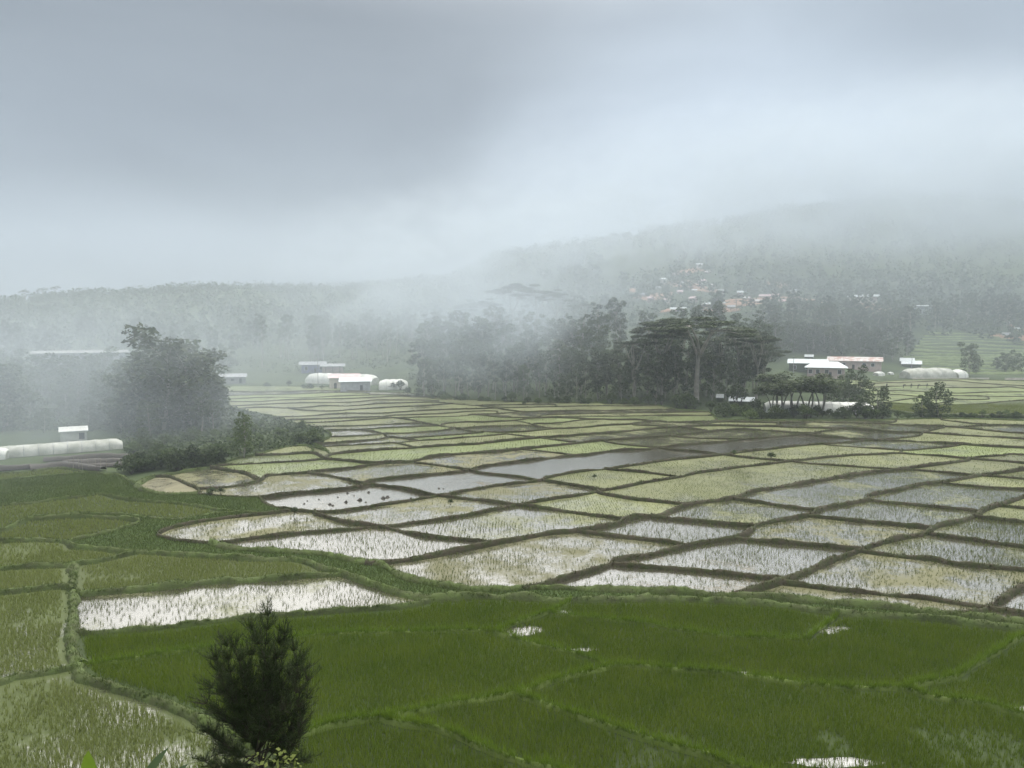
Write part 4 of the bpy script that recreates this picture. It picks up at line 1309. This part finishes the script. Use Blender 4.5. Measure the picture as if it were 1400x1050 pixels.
# farm buildings across the valley, right
house('farmhouse', 'farmhouse with a broad white hipped metal roof and grey walls', 'house', 1129, 516, 47, 13.5, 9, 'hip', 2.3, 'pwall', 'white', (.12,), (-.42, -.22, .02, .36), over=1.2)
house('long_house', 'long low building with white roof and white posts left of the hipped farmhouse', 'house', 1104, 510, 48, 13, 6, 'mono', 1.5, 'wood', 'white', (.2,), (-.35, .0), over=.7, posts=5)
house('long_house', 'long pink-walled building with rust-streaked roof behind the hipped farmhouse', 'house', 1168, 505, 66, 11, 7, 'mono', 1.6, 'pwall', 'rust', (-.02,), (-.35, -.2, .18, .34), over=.7)
house('hut', 'tiny hut with bright white roof on the slope above the farm', 'house', 1106, 490, 10, 2, 3, 'mono', .9, 'wood', 'white', (), (), over=.3)
house('shed', 'small shed with pale roof, upper of the two beside the worn tunnel', 'shed', 1240, 499, 16, 5, 4, 'mono', 1.3, 'wood', 'white', (0,), (), over=.4)
house('shed', 'small shed with pale roof, lower of the two beside the worn tunnel', 'shed', 1246, 503, 23, 5, 4, 'mono', 1.4, 'wood', 'white', (0,), (), over=.4)
tunnel('plastic_tunnel', 'worn grey plastic tunnel in three sections below the hill terraces', 1237, 516, 1299, 515, 13, 'filmw', 4, sag=.1)
tunnel('plastic_tunnel', 'short white plastic tunnel at the right end of the worn tunnel', 1303, 515, 1316, 514.5, 10, 'film', 3)
tunnel('plastic_tunnel', 'low white plastic cloche beside the farm, larger of two', 1197, 513, 1206, 512.5, 5, 'film', 3)
tunnel('plastic_tunnel', 'low white plastic cloche beside the farm, smaller of two', 1215, 511.5, 1220, 511.3, 3, 'film', 3)
tunnel('plastic_tunnel', 'long torn white plastic tunnel behind thin trees at the hedge', 1045, 561, 1192, 564, 14, 'film', 14)
house('shed', 'small white-roofed shed half hidden in bushes, right of the great umbrella tree', 'shed', 1014, 553, 32, 4, 3, 'mono', 1.0, 'wood', 'white', (), (), over=.3)
house('shed', 'tiny white-roofed shed nearest the great umbrella tree', 'shed', 984, 548, 8, 4, 3, 'mono', .8, 'wood', 'white', (), (), over=.3)
w0 = MB()
for x0, x1 in ((1248, 1352), (1374, 1425)):
    a, b = hit(x0, 518.5), hit(x1, 518.5)
    d = (b - a)
    o = MB().box(0, math.hypot(d.x, d.y), -.15, .15, -.3, .55).build('low_wall', M['cream'], None, a, math.atan2(d.y, d.x))
    tag(o, 'low pale wall along the field edge, %s part' % ('longer' if x0 < 1300 else 'shorter'), 'wall')

# hill houses and village
house('hill_house', 'white-roofed house standing on a red earth cutting on the hill', 'house', 1180, 416, 34, 10, 7, 'mono', 1.6, 'cream', 'white', (.0,), (-.3, .3), over=1.3)
house('hill_house', 'white house with wide flat roof beside the big hill trees', 'house', 1257, 428, 28, 9, 7, 'mono', .9, 'white', 'white', (.05,), (-.3, .3), over=2.2)
house('hill_house', 'red-walled hut under a long white roof below the village clearing', 'house', 927, 428, 19, 5, 6, 'mono', 1.3, 'pwall', 'white', (), (0,), over=.7)
for i, u in enumerate((966, 972, 978, 984, 990)):
    house('stall', 'small white-roofed stall in the row of five on the hill', 'stall', u, 419 - i * .5, 4.2, 2.6, 4, 'gable', 1.0, 'cream', 'white', (), (0,), over=.3, group='row of white stalls on the hill', yaw=35)
house('hill_house', 'pale house in the mist at the top of the village', 'house', 956, 366, 8, 4, 6, 'gable', 1.4, 'cream', 'white', (), (0,), over=.4)
house('hill_house', 'low pale house at the upper edge of the red clearing', 'house', 948, 400, 9, 3, 6, 'mono', 1.2, 'cream', 'white', (), (0,), over=.4)
for u, v, w in ((1046, 409, 14), (1060, 408, 8), (1088, 412, 10), (880, 407, 9), (900, 398, 8), (930, 391, 7), (1000, 424, 9), (985, 402, 7), (1390, 455, 10), (1398, 441, 9), (1375, 462, 8), (1384, 446, 6), (890, 412, 9), (912, 414, 8), (908, 386, 7), (922, 380, 6), (940, 378, 7), (962, 388, 8), (975, 394, 7), (1020, 412, 8), (1036, 416, 9), (1070, 416, 8), (1012, 404, 7), (945, 412, 8), (930, 403, 7), (1084, 402, 7), (966, 376, 6)):
    house('village_house', 'small pale house scattered in the hillside village', 'house', u, v, w, 4, 5, 'gable', 1.3, random.choice(['cream', 'pwall']), random.choice(['white', 'pink', 'rust', 'pink', 'grey']), (), (0,), over=.4, group='scattered village houses', yaw=random.uniform(-30, 30))


def drape(name, u, v, a, b, mat, lift=.5, turn=0.0):
    """an irregular patch lying on the slope; a, b half sizes in metres across and along the slope"""
    c = hit(u, v)
    m = MB(); n, rings = 22, 4
    vs = [(c.x, c.y, c.z + lift + .25)]
    ph = [random.uniform(0, 6.28) for _ in range(3)]
    for k in range(1, rings + 1):
        for j in range(n):
            t = 2 * math.pi * j / n
            q = (1 + .22 * math.sin(2 * t + ph[0]) + .18 * math.sin(3 * t + ph[1]) + .12 * math.sin(7 * t + ph[2])) * k / rings
            dx, dy = a * q * math.cos(t), b * q * math.sin(t)
            x, y = c.x + dx * math.cos(turn) - dy * math.sin(turn), c.y + dx * math.sin(turn) + dy * math.cos(turn)
            vs.append((x, y, float(terrain(x, y)) + (lift + .25 if k < rings else -1.2)))
    fs = [(0, 1 + j, 1 + (j + 1) % n) for j in range(n)]
    fs += [(1 + (k - 1) * n + j, 1 + k * n + j, 1 + k * n + (j + 1) % n, 1 + (k - 1) * n + (j + 1) % n) for k in range(1, rings) for j in range(n)]
    m.add(vs, fs)
    return tag(m.build(name, mat, smooth=True), kind='structure')


for u, v, a, b in ((1010, 417, 18, 9), (1050, 410, 22, 10), (1095, 411, 10, 8), (925, 425, 9, 6), (895, 405, 16, 12), (935, 390, 16, 16), (950, 372, 12, 12), (1060, 390, 8, 10),
                   (1190, 418, 10, 5), (1207, 424, 11, 5), (985, 425, 10, 5), (1395, 450, 12, 8), (1385, 462, 9, 5), (870, 398, 8, 8), (965, 398, 9, 6)):
    drape('bare_soil', u, v, a * 1.25, b * 1.3, M['soil'], .7)

# terraced strips on the right-hand slope
for k, v in enumerate(np.linspace(456, 509, 14)):
    u0 = float(np.interp(v, [455, 475, 490, 512], [1262, 1250, 1236, 1262])) + random.uniform(-6, 10)
    pts = np.array([hit(u, v + 1.2 * math.sin(u * .02 + k) + .02 * (u - 1300))[:2] for u in np.arange(u0, 1440, 8)])
    sweep('terrace_bank', pts, 1.1, .9, M['strip'], lambda x, y: terrain(x, y) - .1)

# left and centre
house('concrete_building', 'long two-storey concrete building fading into the mist', 'building', 113, 521, 112, 38, 10, 'mono', .8, 'conc', 'conc', (-.2, .2), (-.42, -.3, -.1, .02, .12, .32, .43), over=.8, storeys=2)
for i, (u, w, dy) in enumerate(((98, 74, 0), (130, 84, 0))):
    pass
house('house', 'low house with a thin white roof edge among the far paddies', 'house', 318, 524, 34, 8, 6, 'gable', 1.3, 'conc', 'grey', (.3,), (-.3, 0), over=.6)
house('house', 'low pale house in the mist below the concrete building', 'house', 32, 535, 34, 5, 6, 'gable', 1.2, 'cream', 'white', (.2,), (-.3,), over=.4)
house('shed', 'small pale box shed behind the long left tunnel', 'shed', 101, 601, 32, 11, 4, 'mono', .5, 'filmw', 'film', (.3,), (), over=.25)
tunnel('plastic_tunnel', 'long grey plastic tunnel stretching out of frame at the left field edge', -120, 632, 167, 610, 12.5, 'filmw', 15)
tunnel('plastic_tunnel', 'short pale tunnel in front of the long left tunnel', -40, 626, 12, 624, 13, 'film', 4)
tunnel('plastic_tunnel', 'long white plastic tunnel behind the red-roofed shed', 424, 522, 514, 525, 13, 'film', 8)
tunnel('plastic_tunnel', 'short white plastic tunnel right of the grey shed', 518, 531, 557, 530, 12.5, 'film', 5)
house('shed', 'shed with faded red roof and pale walls before the white tunnel', 'shed', 471, 531, 40, 14, 6, 'mono', 1.2, 'cream', 'pink', (-.3,), (), over=.5)
house('shed', 'grey tin shed with a bright white roof at the paddy edge', 'shed', 486, 534.5, 40, 12.5, 5, 'mono', 1.1, 'grey', 'white', (.2,), (), over=.6)
house('blue_house', 'blue-walled house with dark roof behind the white tunnel', 'house', 428, 510, 30, 11, 7, 'gable', 1.4, 'blue', 'grey', (.1,), (-.3, .35), over=1.2)
house('shelter', 'open-sided shelter joined to the blue house', 'shelter', 455, 511, 28, 10, 6, 'gable', 1.1, 'pwall', 'grey', (), (), over=1.0, posts=3)
for u, v, h in ((538, 531, 3.0), (548, 532, 3.4)):
    plant('shrub', 'shrub', hit(u, v) - Vector((0, 1.5, 0)), h, 'dark bush against the short white tunnel', 'shrub', 'bushes against the tunnel', 'leafd', 'barkd')
for u, v, h in ((424, 531, 2.4), (415, 531, 2), (440, 532, 1.6), (365, 528, 2), (395, 528, 2.2), (572, 538, 2.5), (590, 541, 3.2), (605, 544, 3)):
    plant('shrub', 'shrub', hit(u, v), h, 'low bush at the far paddy edge by the sheds', 'shrub', 'bushes by the sheds', 'leafm', 'barkd')
for u, v, h, lab in ((435, 530, 13, 'thin grey utility pole before the white tunnel'), (1084.5, 514, 8, 'thin pole in front of the long low farm building'), (1246, 514, 9, 'thin pole beside the worn plastic tunnel'), (180, 548, 24, 'tall thin pole in the mist beside the concrete building')):
    p_ = hit(u, v)
    r = tag(empty('utility_pole', p_), lab, 'pole')
    MB().tube([(0, 0, -.5), (0, 0, h)], [.14, .09], 7).build('shaft', M['conc'], r)
    MB().box(-.8, .8, -.05, .05, h - .7, h - .55).build('crossarm', M['wood'], r)

st_ = MB().tube([(0, 0, -.3), (.03, .02, 1.5)], [.035, .025], 5).mesh('stake'); st_.materials.append(M['bark'])
for i, (u, v) in enumerate(((100, 640), (108, 639), (113, 641), (121, 640), (130, 641), (138, 639), (146, 641), (95, 637))):
    o = link('stake', st_, None, None, hit(u, v)); o.rotation_euler = (random.uniform(-.1, .1), random.uniform(-.1, .1), random.uniform(0, 6)); o.scale = (1, 1, random.uniform(.8, 1.3))
    tag(o, 'thin bare stake in the garden plot behind the left fields', 'stake', 'stakes in the garden plot')

# people at work in the far right field
def person_mesh(bend, arm):
    J = [(0, 0, .92), (0, -.05 - bend * .25, 1.18), (0, -.12 - bend * .6, 1.42 - bend * .22), (0, -.14 - bend * .72, 1.52 - bend * .28), (0, -.16 - bend * .85, 1.68 - bend * .36),
         (.11, 0, .86), (.13, .02, .48), (.13, .06, .04), (.13, -.08, .02), (-.11, 0, .86), (-.13, -.10, .48), (-.13, -.02, .04), (-.13, -.16, .02),
         (.20, -.12 - bend * .55, 1.38 - bend * .22), (.26, -.18 - bend * .6, 1.10 - bend * .25), (.22, -.30 - bend * .7 - arm, .88 - bend * .2),
         (-.20, -.12 - bend * .55, 1.38 - bend * .22), (-.26, -.2 - bend * .6, 1.10 - bend * .25), (-.22, -.34 - bend * .7 - arm, .90 - bend * .2)]
    Ed = [(0, 1), (1, 2), (2, 3), (3, 4), (0, 5), (5, 6), (6, 7), (7, 8), (0, 9), (9, 10), (10, 11), (11, 12), (2, 13), (13, 14), (14, 15), (2, 16), (16, 17), (17, 18)]
    Rd = [.15, .15, .15, .06, .11, .10, .07, .05, .045, .10, .07, .05, .045, .07, .05, .04, .07, .05, .04]
    me = bpy.data.meshes.new('person'); me.from_pydata(J, Ed, [])
    o = bpy.data.objects.new('person', me); COL.objects.link(o)
    md = o.modifiers.new('skin', 'SKIN')
    if not me.skin_vertices: me.skin_vertices.new()
    for v, r_ in zip(me.skin_vertices[0].data, Rd): v.radius = (r_, r_)
    me.skin_vertices[0].data[0].use_root = True
    o.modifiers.new('sub', 'SUBSURF').render_levels = 1
    o.modifiers[-1].levels = 1
    dg = bpy.context.evaluated_depsgraph_get()
    out = bpy.data.meshes.new_from_object(o.evaluated_get(dg))
    bpy.data.objects.remove(o)
    out.name = 'person'
    out.materials.clear(); out.materials.append(M['cloth'])
    return out


pm = [person_mesh(0, 0), person_mesh(.8, .05)]
for i, (u, v, k, lab) in enumerate(((1212, 530.5, 0, 'person in dark clothes standing in the far field, leftmost of five'), (1235, 530.5, 1, 'person in dark clothes bending over the far field, second of five'),
                                    (1245.5, 530.5, 0, 'person in dark clothes standing in the middle of the five in the far field'), (1255, 530.5, 1, 'person in dark clothes bending over the far field, fourth of five'),
                                    (1267, 530.5, 0, 'person in dark clothes standing at the right end of the five in the far field'))):
    o = link('person', pm[k], None, None, hit(u, v), random.uniform(-1, 1))
    tag(o, lab, 'person', 'people working in the far field')

# mud clods in the freshly flooded plot, weeds on bunds
def lump(n=9):
    m = MB(); rings = 4
    vs = [(0, 0, .32)]
    for k in range(1, rings):
        for j in range(n):
            t = 2 * math.pi * j / n; q = k / (rings - 1) * random.uniform(.75, 1.2)
            vs.append((q * .55 * math.cos(t), q * .42 * math.sin(t), .32 * math.cos(k / (rings - 1) * 1.75) * random.uniform(.7, 1.2)))
    fs = [(0, 1 + j, 1 + (j + 1) % n) for j in range(n)] + [(1 + (k - 1) * n + j, 1 + k * n + j, 1 + k * n + (j + 1) % n, 1 + (k - 1) * n + (j + 1) % n) for k in range(1, rings - 1) for j in range(n)]
    return m.add(vs, fs).mesh('mud_clod')


cl = [lump() for _ in range(3)]
for c in cl: c.materials.append(M['clod'])
for u, v, s in ((451, 690, 1.2), (455, 691.5, .9), (473, 687, 1.5), (492, 684, 1.7), (524, 681.5, 1.6), (530, 680, 1.5), (475, 674.5, 1.1), (504, 673.5, 1.2), (562, 681.5, 1.0), (416, 689, .8), (436, 683, .7), (462, 680, .7), (447, 676, .6), (484, 678, .7), (600, 668, .9), (606, 668.5, .7), (420, 685, .6), (500, 687, .7)):
    p_ = P0(u, v, .0)
    o = link('mud_clod', random.choice(cl), None, None, (p_[0], p_[1], 0.0), random.uniform(0, 6))
    o.scale = (s * .5, s * .5, s * .6)
    tag(o, 'dark mud clod lying in the freshly flooded plot', 'clod', 'mud clods in the flooded plot')
for u, v, s in ((403, 703, 1.5), (1054, 626, 2.0), (1004, 620, 1.4), (616, 690, 1.2), (813, 653, 1.0), (290, 675, 1.8), (302, 676, 1.6), (716, 552, 1.6), (760, 573, 1.2)):
    p_ = P0(u, v, .3)
    plant('weed_clump', 'shrub', Vector(p_), s * .62, 'tall weed clump growing on an earth bund', 'weed', 'weed clumps on the bunds', 'leafm', 'barkd')

# ------------------------------------------------------------------ plants on the viewer's slope
def ray_at(u, v, y):
    d = ray(u, v); t = y / d[1]
    return Vector((d[0] * t, y, CAM_Z + d[2] * t))


random.seed(5)
TY = 14.0
fk = ray_at(357, 1046, TY)
gz = float(terrain(fk.x, fk.y))
tree = tag(empty('young_conifer', (fk.x, fk.y, gz)), 'dark feathery young tree rising in front of the near fields', 'tree')
tm = MB()
o0 = Vector((fk.x, fk.y, gz))
loc = lambda u, v, dy=0.0: ray_at(u, v, TY + dy) - o0
tm.tube([(0.05, 0, -.5), (0, 0, (fk.z - gz) * .6), loc(357, 1046)], [.075, .06, .05], 8, cap=False)
twigs = []


def branch(a, b, r0, r1, seg=8, bend=.1):
    a, b = Vector(a), Vector(b)
    off = Vector((random.uniform(-1, 1), random.uniform(-1, 1), random.uniform(-.9, -.1))) * bend * (b - a).length
    pts = [a.lerp(b, t / seg) + off * (4 * t / seg * (1 - t / seg)) for t in range(seg + 1)]
    tm.tube(pts, [r0 + (r1 - r0) * i / seg for i in range(seg + 1)], 5, cap=False)
    return pts


mains = [(368, 842), (345, 862), (392, 868), (318, 885), (405, 890), (300, 915), (418, 918), (330, 900), (380, 900), (285, 940), (424, 955), (355, 880), (295, 975), (418, 990), (308, 945), (400, 930), (278, 1000), (276, 1040), (292, 1062), (418, 1040), (408, 1066), (320, 1070), (340, 930), (370, 940), (300, 1020), (325, 960), (390, 970), (405, 1010), (292, 902), (306, 884), (412, 905), (425, 930), (276, 962), (420, 972), (345, 875), (384, 880)]
base_pts = [loc(357, 1046), loc(352, 1030), loc(360, 1015)]
for i, (u, v) in enumerate(mains):
    u = 355 + (u - 355) * .92
    dy = random.uniform(-.85, .85) * (1 - abs(u - 355) / 110)
    pts = branch(random.choice(base_pts[:2 if v > 960 else 3]), loc(u, v, dy), .026 if i < 4 else .018, .004, 9, .13)
    for k in range(3, 10):
        p_ = pts[k]
        for _ in range(12):
            dirv = (pts[k] - pts[k - 1]).normalized() * .9 + Vector((random.uniform(-1, 1), random.uniform(-1, 1), random.uniform(-.3, .8))) * .95
            q = p_ + dirv.normalized() * random.uniform(.14, .46)
            s = branch(p_, q, .006, .002, 3, .12)
            if v > 915 and k > 3 and random.random() < .38: continue
            twigs.append(s)
tm.build('trunk', M['barkd'], tree, smooth=True)
A, B = [], []
for s in twigs:
    s = [np.array(x) for x in s]
    n = 30
    i = rng.integers(0, len(s) - 1, n); t = rng.random(n)[:, None]
    S0 = np.array(s)[i] * (1 - t) + np.array(s)[i + 1] * t
    ax = (s[-1] - s[0]); ax /= np.linalg.norm(ax) + 1e-9
    dv = ax * .8 + rng.normal(0, .55, (n, 3)) + np.array([0, 0, .25])
    dv /= np.linalg.norm(dv, axis=1)[:, None]
    A.append(S0); B.append(S0 + dv * rng.uniform(.05, .19, n)[:, None])
A, B = np.vstack(A), np.vstack(B)
sd = np.cross(B - A, rng.normal(0, 1, A.shape)); sd /= np.linalg.norm(sd, axis=1)[:, None] + 1e-9
V = np.stack([A - sd * .004, A + sd * .004, B], 1).reshape(-1, 3)
link('foliage', mesh_np('foliage', V, np.arange(len(V)).reshape(-1, 3)), M['casua'], tree)
print('needles', len(A))

# low broadleaf shrub at its foot
fs_ = ray_at(372, 1062, 13.0)
sh = tag(empty('broadleaf_shrub', (fs_.x, fs_.y, float(terrain(fs_.x, fs_.y)))), 'bright yellow-green broadleaf shrub at the foot of the feathery tree', 'shrub')
o1 = Vector(sh.location); sm = MB(); C = []
for i in range(16):
    e = ray_at(random.uniform(342, 402), random.uniform(1028, 1085), 13 + random.uniform(-.4, .4)) - o1
    limb(sm, (0, 0, -.2), e, .012, .004, .1, 4, 4)
    for _ in range(9): C.append(e + Vector((random.gauss(0, .09), random.gauss(0, .09), random.gauss(0, .08))))
sm.build('stem', M['barkd'], sh)
V, F = quads(np.array(C), .10, .5)
link('foliage', mesh_np('foliage', V, F), M['lrice'], sh)


def frond(pts, w, mat, par, org, fold=.25, tears=0):
    """banana leaf along a curved midrib"""
    n = 16
    P = [Vector(p) for p in pts]
    cur = [P[0] * (1 - t) ** 2 + P[1] * 2 * t * (1 - t) + P[2] * t * t for t in [i / n for i in range(n + 1)]]
    m = MB(); vs = []
    for i, p in enumerate(cur):
        t = i / n
        tg = (cur[min(i + 1, n)] - cur[max(i - 1, 0)]).normalized()
        sdv = tg.cross(Vector((0, -.55, .85))).normalized()
        up = sdv.cross(tg)
        ww = w * (math.sin(math.pi * min(1, t * .93 + .07)) ** .55) * (1 if not tears or i % 3 else .78)
        for s in (-1, -.55, 0, .55, 1):
            vs.append(p + sdv * s * ww - org + up * abs(s) * fold * ww * .5)
    fs = [(i * 5 + j, i * 5 + j + 1, (i + 1) * 5 + j + 1, (i + 1) * 5 + j) for i in range(n) for j in range(4)]
    m.add(vs, fs).build('leaf', M[mat], par, smooth=True)


bz = ray_at(150, 1100, 9.5)
bp = Vector((bz.x, bz.y, float(terrain(bz.x, bz.y))))
ban = tag(empty('banana_plant', bp), 'banana plant with broad leaves poking into the bottom edge of the view', 'plant')
top = ray_at(150, 1170, 9.5)
MB().tube([Vector((0, 0, -.3)), (top - bp) * .5, top - bp], [.13, .11, .07], 9).build('stem', M['bananad'], ban, smooth=True)
frond([top, ray_at(128, 1110, 9.4), ray_at(121, 1026, 9.2)], .20, 'banana', ban, bp)
frond([top, ray_at(170, 1090, 9.6), ray_at(231, 1021, 9.9)], .10, 'bananad', ban, bp, tears=1)
frond([top, ray_at(105, 1040, 9.5), ray_at(46, 1062, 9.2)], .10, 'bananad', ban, bp)
frond([top, ray_at(210, 1080, 9.6), ray_at(258, 1044, 9.8)], .09, 'bananad', ban, bp, tears=1)
# bush in the lower right corner
for u, v, h in ((1385, 1052, 1.6), (1350, 1062, 1.4), (1420, 1050, 2.0)):
    p_ = ray_at(u, v, 34)
    plant('shrub', 'shrub', Vector((p_.x, p_.y, float(terrain(p_.x, p_.y)))), h, 'leafy bush at the near edge of the rice by the frame corner', 'shrub', 'corner bushes', 'leafm', 'barkd')
hz = MB().box(-2050, 2050, -440, 1440, -1.6, 215)
hm = bpy.data.materials.new('haze'); hm.use_nodes = True
hm.node_tree.nodes.clear()
pv = N(hm.node_tree, 'ShaderNodeVolumePrincipled')
pv.inputs['Color'].default_value = (.67, .74, .81, 1)
pv.inputs['Density'].default_value = 0.0003
ho = N(hm.node_tree, 'ShaderNodeOutputMaterial')
hm.node_tree.links.new(pv.outputs[0], ho.inputs['Volume'])
tag(hz.build('haze', hm), kind='stuff')

# drifting mist banks: soft-edged, thicker in the middle, torn by the wind
def mist(name, c, r, dens, seed, lo=.38, hi=.68):
    m = bpy.data.materials.new('mist'); m.use_nodes = True
    nt = m.node_tree; nt.nodes.clear()
    t = N(nt, 'ShaderNodeTexCoord')
    ln = N(nt, 'ShaderNodeVectorMath', operation='LENGTH'); nt.links.new(t.outputs['Object'], ln.inputs[0])
    fo = N(nt, 'ShaderNodeMapRange', interpolation_type='SMOOTHSTEP', i_From_Min=1.0, i_From_Max=.15)
    nt.links.new(ln.outputs['Value'], fo.inputs[0])
    mpn = N(nt, 'ShaderNodeMapping'); mpn.inputs['Scale'].default_value = (r[0] / 42, r[1] / 55, r[2] / 26); mpn.inputs['Location'].default_value = (seed * 3.1, seed * 1.7, seed)
    nt.links.new(t.outputs['Object'], mpn.inputs[0])
    n = N(nt, 'ShaderNodeTexNoise', i_Scale=1.0, i_Detail=4.0, i_Roughness=.55, i_Distortion=.5); nt.links.new(mpn.outputs[0], n.inputs[0])
    nr = N(nt, 'ShaderNodeMapRange', interpolation_type='SMOOTHSTEP', i_From_Min=lo, i_From_Max=hi, i_To_Min=.12, i_To_Max=1.0)
    nt.links.new(n.outputs[0], nr.inputs[0])
    a = N(nt, 'ShaderNodeMath', operation='MULTIPLY'); nt.links.new(fo.outputs[0], a.inputs[0]); nt.links.new(nr.outputs[0], a.inputs[1])
    b = N(nt, 'ShaderNodeMath', operation='MULTIPLY'); nt.links.new(a.outputs[0], b.inputs[0]); b.inputs[1].default_value = dens
    v = N(nt, 'ShaderNodeVolumePrincipled'); v.inputs['Color'].default_value = (.67, .74, .81, 1)
    nt.links.new(b.outputs[0], v.inputs['Density'])
    o_ = N(nt, 'ShaderNodeOutputMaterial'); nt.links.new(v.outputs[0], o_.inputs['Volume'])
    k = MB(); vs = [(0, 0, -1)]; nl, nm = 9, 16
    for i in range(1, nl):
        e = -math.pi / 2 + math.pi * i / nl
        vs += [(math.cos(e) * math.cos(2 * math.pi * j / nm), math.cos(e) * math.sin(2 * math.pi * j / nm), math.sin(e)) for j in range(nm)]
    vs.append((0, 0, 1)); q = len(vs) - 1
    fs = [(0, 1 + (j + 1) % nm, 1 + j) for j in range(nm)] + [(1 + i * nm + j, 1 + i * nm + (j + 1) % nm, 1 + (i + 1) * nm + (j + 1) % nm, 1 + (i + 1) * nm + j) for i in range(nl - 2) for j in range(nm)]
    fs += [(q, 1 + (nl - 2) * nm + j, 1 + (nl - 2) * nm + (j + 1) % nm) for j in range(nm)]
    vs = [(x, y, max(z, (-1.2 - c[2]) / r[2])) for x, y, z in vs]      # nothing reaches below the haze
    o = k.add(vs, fs).build('mist', m, None, c)
    o.scale = r
    tag(o, kind='stuff')
    return o


mist('mist', (-105, 145, 9), (112, 92, 31), .0105, 1, .28, .62)
mist('mist', (-150, 300, 18), (150, 90, 28), .0035, 2)
mist('mist', (-18, 226, 23), (76, 38, 26), .030, 3, .42, .66)
mist('mist', (-30, 345, 46), (130, 85, 36), .012, 4, .40, .66)
mist('mist', (330, 510, 122), (430, 230, 64), .019, 5, .32, .66)
mist('mist', (50, 690, 105), (310, 180, 64), .013, 6)
mist('mist', (60, 440, 30), (600, 340, 95), .0022, 8, .2, .5)
